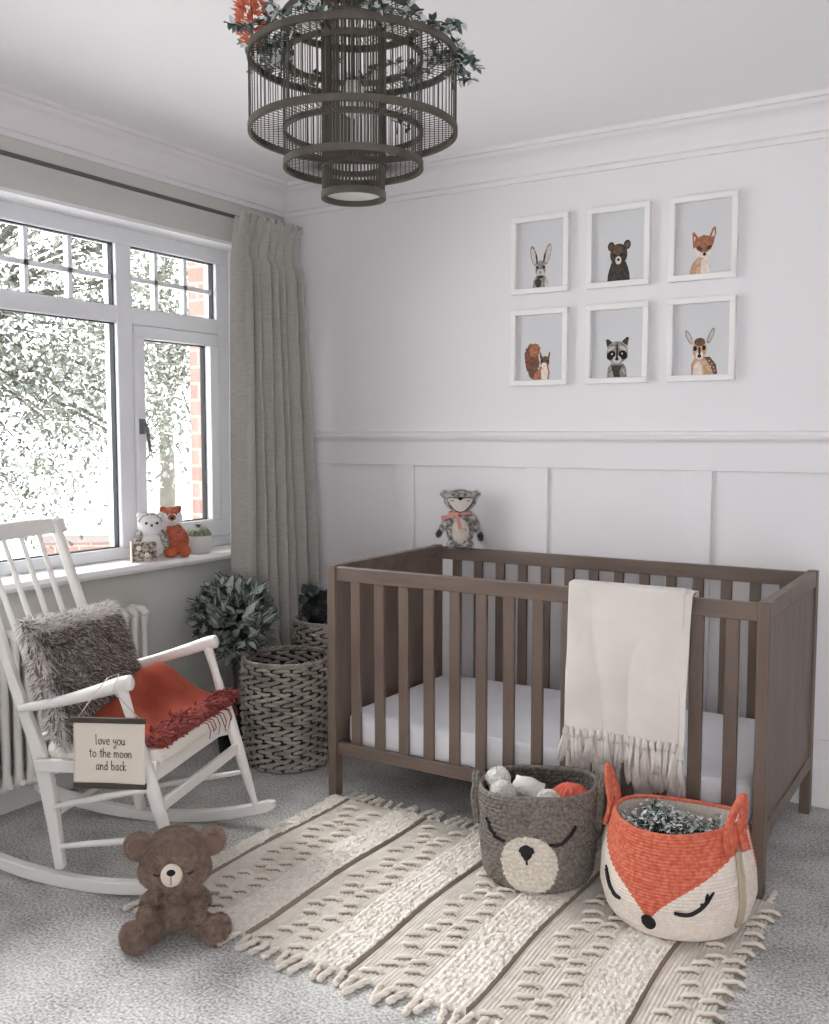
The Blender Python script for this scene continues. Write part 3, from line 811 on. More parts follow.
def finish_basket(mb, fo, fi, ncol, coils, inner_mat, rim_mat):
    mb.grid(fi, ncol, coils * 3, closed_u=True, mi=inner_mat)
    n = 96
    rim = []
    for j in range(n):
        a = Vector(fo(j / n, 1)); b = Vector(fi(j / n, 0)); rim.append((a + b) / 2)
    mb.tube(rim, .0065, 8, rim_mat, closed=True)
    bot = [fo(j / n, 0) for j in range(n)]
    mb.add(bot, [tuple(range(n))[::-1]], inner_mat)
    b2 = [(p[0] * .97, p[1] * .97, .02) for p in bot]
    mb.add(b2, [tuple(range(n))], inner_mat)

# --- bear basket
M_jg = mat('grey_braided_jute', (104, 98, 92), .9, rgb2=(138, 131, 123), vscale=110, bump=.5, bscale=160, bdist=.004)
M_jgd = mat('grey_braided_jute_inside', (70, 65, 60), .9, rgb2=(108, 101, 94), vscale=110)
M_jc = mat('cream_braided_jute', (206, 198, 184), .9, rgb2=(228, 222, 210), vscale=110)
BX, BY = -1.125, 2.495
bb1 = thing('storage_basket', 'grey braided storage basket with a sleepy bear face on the rug', 'basket', (BX, BY, .018), face_cam(BX, BY, -9))
prof_b = [(0, .128, 0), (.04, .142, .003), (.12, .152, .022), (.4, .162, .105), (.75, .167, .2), (1, .168, .262)]
def sag_b(a, v): return (0, 0, .012 * v * sin(a * 1 + 2.2) + .004 * v * sin(3 * a))
def ang(u): # signed angle from the front (-Y), positive to the viewer's right
    a = 2 * pi * u + pi / 2
    return (a + pi) % (2 * pi) - pi
mb = MB()
def m_b(u, v):
    a = ang(u); z = v * .28
    return 1 if (a / .50) ** 2 + ((z - .088) / .083) ** 2 < 1 else 0
fo, fi = basket(mb, prof_b, 22, 336, .005, m_b, weave=.0028, wk=46, sag=sag_b)
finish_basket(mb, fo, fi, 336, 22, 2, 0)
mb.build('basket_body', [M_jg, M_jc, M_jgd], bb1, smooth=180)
def surf(fo, a, v, out=.002):
    u = ((a - pi / 2) / (2 * pi)) % 1
    p = Vector(fo(u, v)); n = Vector((p.x, p.y, 0)).normalized(); 
    return p + n * out
def stroke(fo, pts, w_, mat_, parent, name, out=.003):
    m = MB(); P_ = [surf(fo, a, v, out) for a, v in pts]
    m.tube(P_, [w_ * .8] + [w_] * (len(P_) - 2) + [w_ * .8], 8, flat=1.0)
    for p in (P_[0], P_[-1]): m.ell(p, (w_ * .95,) * 3, 8)
    return m.build(name, mat_, parent, smooth=180)
def arc(a0, a1, v0, v1, dip, n=9):
    return [(a0 + (a1 - a0) * i / n, v0 + (v1 - v0) * i / n - dip * sin(pi * i / n)) for i in range(n + 1)]
stroke(fo, arc(-.80, -.42, .72, .54, .05), .0052, M_black, bb1, 'closed_eye')
stroke(fo, arc(.36, .78, .54, .70, .06), .0052, M_black, bb1, 'closed_eye')
nm = MB()
poly = []
for i in range(25):
    t_ = 2 * pi * i / 24
    poly.append((.125 * cos(t_) * (1 if sin(t_) > -.2 else .75), .068 * sin(t_) * (1 if sin(t_) > 0 else 1.25)))
ctr = surf(fo, -.02, .47, .007)
ring_ = [surf(fo, -.02 + a, .47 + v, .0055) for a, v in poly]
nm.add([ctr] + ring_, [(0, i + 1, i + 2) for i in range(24)])
nm.tube([surf(fo, -.02, .44 - .02 * k, .004) for k in range(6)], .003, 8)
nm.build('bear_nose', M_black, bb1, smooth=60)
def loop_handle(fo, a, up, w_, mat_, parent, rad_, down=.0, name='handle', lean=0, out=.006):
    m = MB(); n = 14; pts = []
    for i in range(n + 1):
        t_ = pi * i / n
        aa = a - w_ * cos(t_); base = surf(fo, aa, 1.0 - down * (1 - sin(t_)), out)
        pts.append(base + Vector((0, 0, up * sin(t_))) + Vector((cos(a - pi / 2), sin(a - pi / 2), 0)) * lean * sin(t_))
    m.tube(pts, rad_, 8)
    m.tube([p + Vector((0, 0, .0)) + Vector((cos(a - pi / 2), sin(a - pi / 2), 0)) * rad_ * 1.6 for p in pts], rad_, 8)
    return m.build(name, mat_, parent, smooth=180)
for a in (-1.48, 1.60): loop_handle(fo, a, .028, .26, M_jg, bb1, .0055, .42)

# things in the bear basket
M_wool = mat('pale_grey_knit', (205, 200, 194), .95, rgb2=(228, 224, 219), vscale=60, bump=.6, bscale=120, bdist=.004)
M_coral = mat('coral_knit', (208, 96, 80), .95, rgb2=(228, 120, 102), vscale=60, bump=.6, bscale=150, bdist=.004)
M_ball = mat('white_fleece', (225, 222, 218), .95, bump=.8, bscale=60, bdist=.01)
def rolled(loc, rz, r, L, mt_, lab, tilt=0.0, cat='rolled sock'):
    t_ = thing('rolled_sock', lab, cat, loc, rz)
    m = MB(); pts = []
    n = 60
    for k in range(n):
        a = k / n * 5.2 * pi; q = r * (.18 + .82 * k / n); pts.append((q * cos(a), q * sin(a)))
    vs = [(-L / 2, p[0], p[1]) for p in pts] + [(L / 2, p[0], p[1]) for p in pts]
    m.add(vs, [(i, i + 1, n + i + 1, n + i) for i in range(n - 1)])
    o = m.build('rolled_cloth', mt_, t_, smooth=180); s_ = o.modifiers.new('s', 'SOLIDIFY'); s_.thickness = r * .12
    o.rotation_euler = (0, tilt, 0)
    b = MB(); b.ell((0, 0, 0), (L * .56, r * 1.06, r * 1.02), 20); b.build('folded_core', mt_, t_, smooth=180).rotation_euler = (0, tilt, 0)
    return t_
def wball(loc, r, lab, mt_, seed):
    m = MB(); rnd = random.Random(seed)
    m.grid(lambda u, v: tuple(Vector((cos(2 * pi * u) * sin(pi * v), sin(2 * pi * u) * sin(pi * v), cos(pi * v))) * r * (1 + .05 * noise.noise(Vector((cos(2 * pi * u) * 3 + seed, sin(2 * pi * u) * 3, v * 5))))), 32, 18, closed_u=True)
    for k in range(16):
        ax = Vector((rnd.uniform(-1, 1), rnd.uniform(-1, 1), rnd.uniform(-1, 1))).normalized(); s1 = ax.orthogonal().normalized(); s2 = ax.cross(s1)
        off = ax * r * rnd.uniform(-.5, .5); q = sqrt(max(0, r * r * 1.06 - off.length ** 2))
        m.tube([off + (s1 * cos(2 * pi * i / 24) + s2 * sin(2 * pi * i / 24)) * q for i in range(24)], r * .06, 5, closed=True)
    o = m.build('wool_ball', mt_, smooth=180); o.location = loc
    return tag(o, lab, 'ball of wool')
def bpt(right, away, z):
    return (BX + right * .85 - away * .5255, BY + right * .5255 + away * .85, z + .035)
wball(bpt(-.112, .035, .243), .034, 'topmost white ball of wool at the left rim of the bear basket', M_ball, 1)
wball(bpt(-.105, -.03, .222), .036, 'pale grey ball of wool at the left inside the bear basket, below the topmost ball', M_wool, 2)
rolled(bpt(-.03, -.01, .23), radians(20), .032, .085, M_ball, 'white rolled sock standing up in the middle of the bear basket', .25)
rolled(bpt(-.055, -.085, .18), radians(60), .03, .08, M_wool, 'pale grey rolled sock lowest at the front of the bear basket')
wball(bpt(.02, -.055, .205), .036, 'white ball of wool in the middle of the bear basket, beside the coral hat', M_ball, 3)
hat = thing('knitted_hat', 'coral knitted baby hat lying at the right inside the bear basket', 'hat', bpt(.088, -.025, .215), radians(20))
hm = MB()
hm.grid(lambda u, v: ((.05 + .004 * sin(u * 2 * pi * 16)) * cos(2 * pi * u) * cos(v * 1.5), (.038 + .004 * sin(u * 2 * pi * 16)) * sin(2 * pi * u) * cos(v * 1.5), .036 * sin(v * 1.5) + .004 * noise.noise(Vector((u * 9, v * 5, 0)))), 128, 12, closed_u=True)
hm.build('crown', M_coral, hat, smooth=180)
hb = MB(); hb.tube([(.054 * cos(2 * pi * i / 40), .042 * sin(2 * pi * i / 40), 0) for i in range(40)], .011, 8, closed=True); hb.build('turned_brim', M_coral, hat, smooth=180)

# --- fox basket
M_of2 = mat('orange_rope', (200, 92, 68), .85, rgb2=(216, 124, 100), vscale=90)
M_cr = mat('cream_rope', (226, 214, 202), .85, rgb2=(236, 226, 216), vscale=90)
FX, FY = -.715, 2.47
fb = thing('storage_basket', 'coiled rope storage basket with an orange and cream sleeping fox face on the rug', 'basket', (FX, FY, .018), face_cam(FX, FY, -20))
prof_f = [(0, .145, 0), (.05, .163, .005), (.15, .182, .03), (.35, .197, .085), (.6, .192, .155), (.8, .178, .21), (1, .166, .262)]
def sag_f(a, v): return (.0, .0, .014 * v * sin(a + 2.4) + .010 * v * cos(2 * a))
mb = MB()
def m_f(u, v):
    a = ang(u)
    if abs(a) > 1.75: return 0 if v > .56 else 1
    # cream cheeks: the orange V narrows to the nose
    lim = .60 * (max(0, abs(a) - .03) / 1.35) ** .62 + .245
    return 0 if v > lim else 1
fo2, fi2 = basket(mb, prof_f, 34, 420, .0028, m_f, sag=sag_f)
finish_basket(mb, fo2, fi2, 420, 34, 1, 0)
mb.build('basket_body', [M_of2, M_cr], fb, smooth=180)
stroke(fo2, arc(-.74, -.42, .52, .36, .05), .0052, M_black, fb, 'closed_eye')
stroke(fo2, arc(.34, .76, .37, .50, .06), .0052, M_black, fb, 'closed_eye')
for (a, v, da, dv) in ((.70, .475, .02, .05), (.75, .50, .045, .035), (.64, .45, .01, .0), (-.74, .51, -.02, .04)):
    stroke(fo2, [(a, v), (a + da * .5, v + dv * .5), (a + da, v + dv)], .0032, M_black, fb, 'eyelash')
nm = MB(); poly = [(.10 * cos(2 * pi * i / 24), .07 * sin(2 * pi * i / 24) * (1 if sin(2 * pi * i / 24) > 0 else 1.1)) for i in range(25)]
nm.add([surf(fo2, 0, .235, .012)] + [surf(fo2, a, .235 + v, .004) for a, v in poly], [(0, i + 1, i + 2) for i in range(24)])
nm.build('fox_nose', M_black, fb, smooth=180)
for a in (-1.5, 1.22):
    # upright ear-shaped strap handle of coiled rope, tapering to the top
    m = MB(); rad_dir = Vector((cos(a - pi / 2), sin(a - pi / 2), 0)); tan = Vector((-rad_dir.y, rad_dir.x, 0))
    for lay in range(3):
        pts = []
        for i in range(23):
            t_ = pi * i / 22
            ww = (.040 - .0095 * lay) * cos(t_)
            base = surf(fo2, a, .80, .008)
            hh = (.15 - .010 * lay) * sin(t_) ** .7
            zq = surf(fo2, a, 1.0, .006); k_ = min(1, hh / .05)
            b2 = base.lerp(Vector((zq.x, zq.y, base.z)), k_)
            pts.append(b2 + tan * ww * (1 - .25 * sin(t_)) + Vector((0, 0, hh)) + rad_dir * .012 * max(0, hh - .05) / .05)
        m.tube(pts, .0062, 8)
    m.build('ear_handle', M_of2, fb, smooth=180)
    m = MB()
    for sx in (-.006, .006):
        m.tube([surf(fo2, a + sx * 5.0, v, .006) for v in [.18 + .07 * k for k in range(10)]], .0052, 8)
    m.build('stitched_strap', mat('beige_rope', (190, 176, 154), .9, bump=.4, bscale=200), fb, smooth=180)
# bush inside the fox basket
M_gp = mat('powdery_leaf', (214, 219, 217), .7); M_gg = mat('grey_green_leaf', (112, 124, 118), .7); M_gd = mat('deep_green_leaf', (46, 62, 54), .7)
bu = thing('potted_foliage', 'powdery grey-green artificial bush filling the fox basket', 'plant', (FX, FY, .03))
rnd = random.Random(21); lf = MB(); stm = MB()
for i in range(120):
    a = rnd.uniform(0, 6.28); q = sqrt(rnd.random()) * .150
    ax, ay = q * cos(a), q * sin(a)
    right = ax * .85 + ay * .5255; away = -ax * .5255 + ay * .85
    top = .198 + .055 * max(0, 1 - abs(right + .05) / .1) + rnd.uniform(-.02, .02) - .02 * (away > .06)
    p0 = Vector((ax * .4, ay * .4, .02)); p1 = Vector((ax, ay, top))
    stm.tube([p0, p0.lerp(p1, .5) + Vector((rnd.uniform(-.01, .01), rnd.uniform(-.01, .01), 0)), p1], .0012, 4)
    for k in range(16):
        c = p1 + Vector((rnd.gauss(0, .014), rnd.gauss(0, .014), rnd.uniform(-.05, .014)))
        c.z = min(c.z, .25)
        if sqrt(c.x ** 2 + c.y ** 2) > .142: continue
       
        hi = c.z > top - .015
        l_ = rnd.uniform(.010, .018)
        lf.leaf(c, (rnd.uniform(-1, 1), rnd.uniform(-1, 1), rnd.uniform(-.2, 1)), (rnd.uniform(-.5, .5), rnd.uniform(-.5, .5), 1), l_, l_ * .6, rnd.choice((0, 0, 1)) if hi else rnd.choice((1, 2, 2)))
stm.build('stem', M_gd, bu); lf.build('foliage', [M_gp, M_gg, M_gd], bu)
pt_ = MB(); pt_.lathe([(0, 0), (.075, 0), (.095, .11), (.098, .115), (.09, .115), (.088, .1), (0, .1)], 32); pt_.build('pot', mat('dark_plastic_pot', (50, 52, 50), .5), bu, smooth=40)

# --- wicker baskets in the corner
M_wk = mat('grey_wicker', (136, 130, 122), .6, rgb2=(172, 166, 157), vscale=14)
M_wkd = mat('dark_wicker_and_gap_shade', (58, 54, 50), .8)
def wicker(label, x, y, rt, rb, H, seed, loops):
    t_ = thing('wicker_basket', label, 'basket', (x, y, 0))
    m = MB(); rnd = random.Random(seed); n = 28
    def R_(z):
        q = z / H; return rb + (rt - rb) * min(1, q * 1.8) ** .7 - .012 * max(0, q - .8) * 2
    rows_ = int(H / .0142)
    for side in (0,):
        for j in range(rows_):
            z = .010 + j * .0142
            pts = []
            for i in range(n * 4):
                a = 2 * pi * i / (n * 4)
                d_ = .0075 * sin(a * n / 2 + pi * j)
                r = R_(z) + d_
                pts.append((r * cos(a), r * sin(a), z + .0035 * sin(a * n / 2 + j * 1.7 + .8) + .0012 * noise.noise(Vector((a * 3, j, seed)))))
            m.tube(pts, .0074, 7, 0, closed=True)
    m.lathe([(R_(z_) , z_) for z_ in [.006 + (H - .012) * k / 10 for k in range(11)]] + [(R_(H) - .002, H - .006)] + [(R_(z_) - .002, z_) for z_ in [.006 + (H - .012) * k / 10 for k in range(10, -1, -1)]], 48, 1)  # dark shell added in the weave, painting the shade of the gaps
    for i in range(n):
        a = 2 * pi * (i + .5) / n
        m.tube([(R_(z) * cos(a), R_(z) * sin(a), z) for z in [0.005 + (H - .01) * k / 8 for k in range(9)]], .004, 5, 1)
    for ph in (0, 2.1, 4.2):
        pts = []
        for i in range(144):
            a = 2 * pi * i / 144; q = a * 18 + ph
            pts.append(((R_(H) + .006 * cos(q)) * cos(a), (R_(H) + .006 * cos(q)) * sin(a), H + .007 * sin(q)))
        m.tube(pts, .005, 6, 0, closed=True)
    m.build('woven_body', [M_wk, M_wkd], t_, smooth=180)
    b = MB(); b.lathe([(0, .004), (rb - .004, .004), (rb - .004, .012), (0, .012)], 32); b.build('base', M_wkd, t_, smooth=40)
    for a in loops:
        h_ = MB(); c = Vector((R_(H) * cos(a), R_(H) * sin(a), H)); tn = Vector((-sin(a), cos(a), 0))
        for ph in (0, 2.1, 4.2):
            pts = []
            for i in range(40):
                s_ = pi * i / 39; q = s_ * 9 + ph
                cen = c + tn * .052 * cos(s_) + Vector((0, 0, .085 * sin(s_) - .01))
                out_ = (tn * cos(s_) + Vector((0, 0, sin(s_)))).normalized(); sd = Vector((cos(a), sin(a), 0))
                pts.append(cen + out_ * .008 * cos(q) + sd * .008 * sin(q))
            h_.tube(pts, .006, 6)
        h_.build('handle', M_wk, t_, smooth=180)
    return t_
wicker('empty tall grey wicker basket beside the crib, the front one of two', -2.375, 2.905, .170, .152, .41, 1, (radians(176),))
wicker('taller grey wicker basket holding a dark plant, behind the empty basket', -2.435, 3.285, .160, .14, .49, 2, ())
M_rub = mat('dark_rubbery_leaf', (44, 52, 50), .4)
rp = thing('potted_plant', 'dark round-leaved plant growing out of the rear wicker basket', 'plant', (-2.435, 3.285, .02))
lf = MB(); stm = MB(); rnd = random.Random(8)
for i in range(40):
    a = rnd.uniform(0, 6.28); q = rnd.uniform(.02, .115)
    p1 = Vector((q * cos(a), q * sin(a), rnd.uniform(.42, .575)))
    stm.tube([(0, 0, .2), (q * .5 * cos(a), q * .5 * sin(a), .38), p1], .003, 5)
    for k in range(5): lf.leaf(p1 - Vector((0, 0, .03 * k)), (cos(a + k * 1.9) * .5, sin(a + k * 1.9) * .5, rnd.uniform(.6, 1.2)), (.6, -.8, .3), .048, .046, 0, .05)
lf.build('foliage', M_rub, rp, smooth=180); stm.build('stem', M_rub, rp)
MB().lathe([(0, 0), (.08, 0), (.1, .2), (.1, .21), (.092, .21), (.09, .19), (0, .19)], 28).build('pot', mat('black_pot', (34, 34, 34), .5), rp, smooth=40)

# --- leafy ball plant
M_b1 = mat('bay_leaf_dark', (70, 82, 76), .38); M_b2 = mat('bay_leaf_mid', (104, 114, 108), .38); M_b3 = mat('bay_leaf_light', (150, 158, 153), .42); M_mid = mat('leaf_midrib', (172, 178, 172), .5)
bp = thing('potted_plant', 'bushy green leafy ball plant below the window sill beside the empty wicker basket', 'plant', (-2.622, 2.878, 0))
lf = MB(); stm = MB(); rnd = random.Random(9); cc = Vector((0, 0, .535))
for i in range(720):
    while True:
        q = Vector((rnd.uniform(-1, 1), rnd.uniform(-1, 1), rnd.uniform(-1, 1)))
        if .35 < q.length < 1: break
    c = cc + Vector((q.x * .148, q.y * .148, q.z * .148)); o_ = (c - cc).normalized()
    d_ = (o_ * .7 + Vector((rnd.uniform(-.8, .8), rnd.uniform(-.8, .8), rnd.uniform(0, 1.0)))).normalized()
    l_ = rnd.uniform(.045, .068)
    lf.leaf(c, d_, (o_ + Vector((0, 0, .8))), l_, l_ * .50, rnd.choice((0, 0, 1, 1, 2)), .25, 3)
for i in range(46):
    a = rnd.uniform(0, 6.28); q = rnd.uniform(.03, .12)
    stm.tube([(0, 0, .34), (q * .5 * cos(a), q * .5 * sin(a), .45), (q * cos(a), q * sin(a), .45 + rnd.uniform(0, .18))], .003, 5)
stm.tube([(0, 0, .16), (.004, 0, .25), (-.003, 0, .36)], [.009, .008, .007], 8)
lf.build('foliage', [M_b1, M_b2, M_b3, M_mid], bp, smooth=180); stm.build('stem', M_bark, bp)
MB().lathe([(0, 0), (.062, 0), (.08, .15), (.085, .152), (.085, .17), (.077, .17), (.074, .155), (0, .155)], 32).build('pot', MATS['black_pot'], bp, smooth=40)
# ------------------------------------------------------------------ rocking chair (local: +X forward, +Y its left = far side)
TH = radians(18.54); CO = Vector((-2.246, 1.999, 0))
ch = thing('rocking_chair', 'white painted spindle back rocking chair under the window', 'rocking chair', tuple(CO), TH)
def CW(u, s, z): return (CO.x + cos(TH) * u - sin(TH) * s, CO.y + sin(TH) * u + cos(TH) * s, z)
def lerp_path(P, t):
    t = max(0, min(1, t)) * (len(P) - 1); i = min(int(t), len(P) - 2); return Vector(P[i]).lerp(Vector(P[i + 1]), t - i)
def curve_pts(P, n=24):
    """Catmull-Rom through P"""
    P = [Vector(p) for p in P]; Q = [P[0] * 2 - P[1]] + P + [P[-1] * 2 - P[-2]]; out = []
    m = len(P) - 1
    for i in range(n + 1):
        t = i / n * m; k = min(int(t), m - 1); t -= k
        a, b, c, d_ = Q[k:k + 4]
        out.append(.5 * ((2 * b) + (c - a) * t + (2 * a - 5 * b + 4 * c - d_) * t * t + (3 * b - a - 3 * c + d_) * t ** 3))
    return out
post_c = [(-.093, .04), (-.118, .20), (-.152, .36), (-.225, .55), (-.30, .77), (-.372, .99)]
def sp(z):  # half width of the back at a height
    return .227 + (.208 - .227) * max(0, min(1, z / .99))
def post_u(z):
    for i in range(len(post_c) - 1):
        if z <= post_c[i + 1][1]:
            a = (z - post_c[i][1]) / (post_c[i + 1][1] - post_c[i][1]); return post_c[i][0] + a * (post_c[i + 1][0] - post_c[i][0])
    return post_c[-1][0]
def leg_u(z): return .294 + (.132 - .294) * (z - .07) / (.593 - .07)
for s in (-1, 1):
    # rocker
    n = 40; vs = []; m = MB()
    for i in range(n + 1):
        u = -.47 + .825 * i / n
        zb = (u + .03) ** 2 / (2 * 1.28)
        hh = .036 if 0 < i < n else .018
        ss = s * (.235 + .04 * (u + .2) / .5)
        if i in (0, n): zb += .009
        for ds, dz in ((-.0155, 0), (.0155, 0), (.0155, hh), (-.0155, hh)): vs.append((u, ss + ds, zb + dz))
    fs = [(i * 4 + j, i * 4 + (j + 1) % 4, i * 4 + 4 + (j + 1) % 4, i * 4 + 4 + j) for i in range(n) for j in range(4)] + [(0, 3, 2, 1), (n * 4, n * 4 + 1, n * 4 + 2, n * 4 + 3)]
    m.add(vs, fs); m.build('rocker', M_white, ch, smooth=50, bevel=.004, fixn=True)
    # back post / rear leg: flat sided
    pts = curve_pts([(u, s * sp(z), z) for u, z in post_c], 26); m = MB(); vs = []
    for i, p in enumerate(pts):
        t_ = i / 26; w1 = .014 + .008 * sin(pi * min(1, t_ * 1.6 + .1)) ; w1 = .013 + .009 * max(0, 1 - abs(t_ - .33) / .33)
        w2 = .014
        for du, ds in ((-w1, -w2), (w1, -w2), (w1, w2), (-w1, w2)): vs.append((p.x + du, p.y + ds, p.z + du * .25))
    fs = [(i * 4 + j, i * 4 + (j + 1) % 4, i * 4 + 4 + (j + 1) % 4, i * 4 + 4 + j) for i in range(26) for j in range(4)] + [(0, 3, 2, 1), (104, 105, 106, 107)]
    m.add(vs, fs); m.build('back_post', M_white, ch, bevel=.006, fixn=True)
    # front leg, turned: slim at the arm, full at the seat, slim at the rocker
    zs = [.06, .075, .16, .28, .36, .42, .50, .585]
    rs = [.0095, .0095, .0145, .019, .020, .017, .0125, .016]
    MB().tube([(leg_u(z), s * .267, z) for z in zs], rs, 14).build('front_leg', M_white, ch, smooth=60)
    # arm
    ap = curve_pts([(-.20, s * .236, .500), (-.08, s * .247, .528), (.05, s * .26, .568), (.135, s * .268, .597), (.168, s * .270, .604)], 20)
    ar = [.010 + .0085 * min(1, i / 14) for i in range(21)]; ar[-1] = .012
    MB().tube(ap, ar, 12, flat=1.15).build('arm', M_white, ch, smooth=60)
    # side stretchers
    MB().tube([(-.115, s * .231, .19 + .03), (.06, s * .25, .272), (leg_u(.31), s * .267, .312)], [.007, .0095, .007], 10).build('side_stretcher', M_white, ch, smooth=60)
    MB().tube([(-.105, s * .229, .105), (.08, s * .25, .145), (leg_u(.182), s * .267, .182)], [.007, .0095, .007], 10).build('side_stretcher', M_white, ch, smooth=60)
    # seat side rail
    MB().box(-.150, .222, s * .245 - .010, s * .245 + .010, -.018, .018).build('seat_rail', M_white, ch, bevel=.004).matrix_local = Matrix.Translation((0, 0, .352)) @ Matrix.Rotation(-.06, 4, 'Y')
# front board stretcher
m = MB(); uf = leg_u(.262)
m.box(uf - .006, uf + .008, -.262, .262, .245, .279); m.build('front_stretcher', M_white, ch, bevel=.003)
m = MB(); m.tube([(-.118, -.228, .188), (-.118, 0, .188), (-.118, .228, .188)], [.007, .0095, .007], 10); m.build('rear_stretcher', M_white, ch, smooth=60)
m = MB(); m.box(leg_u(.35) - .01, leg_u(.35) + .012, -.262, .262, .325, .368); m.build('front_seat_rail', M_white, ch, bevel=.004)
# crest rail: gently curved board
m = MB(); vs = []; n = 20
for i in range(n + 1):
    s_ = -.252 + .504 * i / n; bow = -.02 * (1 - (s_ / .252) ** 2)
    for z in (.950, .995):
        uc = post_u(z) + bow
        hh = 0 if z < .96 else .006 * (1 - (s_ / .252) ** 2)
        for du in (-.010, .010): vs.append((uc + du, s_, z + hh))
fs = []
for i in range(n):
    a = i * 4; b = a + 4
    fs += [(a, b, b + 1, a + 1), (a + 2, a + 3, b + 3, b + 2), (a, a + 2, b + 2, b), (a + 1, b + 1, b + 3, a + 3)]
fs += [(0, 1, 3, 2), (n * 4, n * 4 + 2, n * 4 + 3, n * 4 + 1)]
m.add(vs, fs); m.build('crest_rail', M_white, ch, bevel=.005, fixn=True)
m = MB(); m.tube([(post_u(.40) + .0, -.23, .40), (post_u(.40) - .01, 0, .40), (post_u(.40), .23, .40)], .013, 10); m.build('lower_back_rail', M_white, ch, smooth=60)
for k in range(4):
    s_ = -.129 + .086 * k; bow = -.02 * (1 - (s_ / .29) ** 2)
    pts = [(post_u(z) + bow * (z - .4) / .55 - .004 * sin(pi * (z - .4) / .55), s_ * (.92 + .08 * (z - .4) / .55), z) for z in (.40, .5, .62, .74, .86, .955)]
    MB().tube(pts, [.006, .008, .0095, .0095, .0085, .007], 10).build('spindle', M_white, ch, smooth=60)
# woven cord seat
M_cord = mat('white_cord', (236, 230, 222), .9, bump=.5, bscale=120, bdist=.004)
m = MB()
def seat(u, v):
    a = 2 * pi * u
    cx, cy = .045, 0
    hx, hy = sq(u, .195, .25, 9)
    taper = 1 - .10 * max(0, -hx) / .195
    pr_ = [(0, .052), (.5, .054), (.9, .052), (.97, .046), (1, .03), (.99, .012), (.94, 0), (0, .004)]
    i = v * (len(pr_) - 1); i0 = min(int(i), len(pr_) - 2); f_ = i - i0
    r_ = pr_[i0][0] * (1 - f_) + pr_[i0 + 1][0] * f_; z_ = pr_[i0][1] * (1 - f_) + pr_[i0 + 1][1] * f_
    x = cx + hx * r_
    rib = .0012 * sin((hy if abs(hx) > .16 else hx) * 2 * pi / .012)
    return (x, hy * taper * r_, .348 + z_ * .95 + (x + .15) * .055 + (rib if r_ > .85 else 0) - .010 * (1 - r_) * (z_ > .03))
m.grid(seat, 320, 28, closed_u=True); m.build('woven_seat', M_cord, ch, smooth=180)

# ------------------------------------------------------------------ fur cushion
M_fu = [mat('fur_taupe', (122, 109, 101), .9), mat('fur_grey', (172, 162, 156), .9), mat('fur_frost', (236, 232, 230), .9), mat('fur_brown', (84, 72, 65), .9)]
cu = thing('cushion', 'shaggy grey-brown faux fur cushion propped against the rocking chair back', 'cushion', CW(-.124, -.018, .566), TH)
m = MB(); pts = []; rnd = random.Random(31)
RM = Matrix.Rotation(radians(-20), 3, 'Y') @ Matrix.Rotation(radians(-3), 3, 'X')
def cush(u, v, sgn):
    a, b = u * 2 - 1, v * 2 - 1
    th_ = .058 * (max(0, 1 - abs(a) ** 3.2) * max(0, 1 - abs(b) ** 3.2)) ** .55
    pin = 1 - .06 * (1 - a * a) * abs(b) ** 4 ; pin2 = 1 - .06 * (1 - b * b) * abs(a) ** 4
    return Vector((sgn * th_, a * .234 * pin2, b * .186 * pin))
for sgn in (1, -1):
    m.grid(lambda u, v: tuple(RM @ cush(u, v, sgn)), 40, 36, mi=0)
fp = {0: [], 2: []}
for i in range(30000):
    u, v = rnd.random(), rnd.random(); sgn = 1 if rnd.random() < .8 else -1
    p = cush(u, v, sgn); e = .01
    pu = cush(min(1, u + e), v, sgn) - cush(max(0, u - e), v, sgn); pv = cush(u, min(1, v + e), sgn) - cush(u, max(0, v - e), sgn)
    n_ = pu.cross(pv)
    if n_.length < 1e-9: continue
    n_.normalize(); n_ *= (1 if n_.x * sgn > 0 else -1)
    cl = noise.noise(Vector((u * 11, v * 11, sgn))) * 1.6
    n_ = (n_ * .75 + Vector((0, cl * .7, noise.noise(Vector((u * 7, v * 7, 9 + sgn))) * .8 - .25))).normalized()
    edge = min(u, 1 - u, v, 1 - v)
    fp[2 if edge < .04 or (v > .88) else 0].append((RM @ p, RM @ n_))
blades(m, fp[0], .024, .0034, .35, rnd, [0, 0, 1, 1, 3, 3, 2], 2, .35)
blades(m, fp[2], .026, .0036, .3, rnd, [2, 2, 2, 1], 2, .4)
m.build('fur_cover', M_fu, cu)

# ------------------------------------------------------------------ rust throw on the seat
M_rust = mat('rust_wool', (138, 60, 45), .95, rgb2=(160, 76, 58), vscale=9, bump=.25, bscale=180, bdist=.002, spec=.15)
M_rustf = mat('rust_red_fringe', (128, 60, 58), .95, rgb2=(158, 84, 80), vscale=70)
tw = thing('throw_blanket', 'rust red wool throw with a shaggy fringe folded on the rocking chair seat', 'blanket', tuple(CO), TH)
SEAT = .412
def thz(u, v):
    s_ = -.235 + .485 * v; x = -.10 + .335 * u
    ridge = .115 * math.exp(-((x - .02) / .085) ** 2) * math.exp(-((s_ - .115) / .13) ** 2)
    ridge += .055 * math.exp(-((x - .03) / .10) ** 2) * math.exp(-((s_ + .08) / .13) ** 2)
    f_ = .020 * noise.noise(Vector((x * 6 + 2, s_ * 7, 8))) + .008 * noise.noise(Vector((x * 11, s_ * 11, 3))) + .004 * sin(s_ * 42 + x * 14)
    e = min(1, min(u, 1 - u, v, 1 - v) / .06)
    return x, s_, SEAT + (.020 + ridge + max(-.012, f_)) * (e ** .5) + .004
m = MB(); m.grid(lambda u, v: thz(u, v), 70, 90)
def thb(u, v):
    x, s_, z = thz(u, v); return x, s_, SEAT - .002 + (x - .04) * .05 + .004
m.grid(thb, 20, 20)
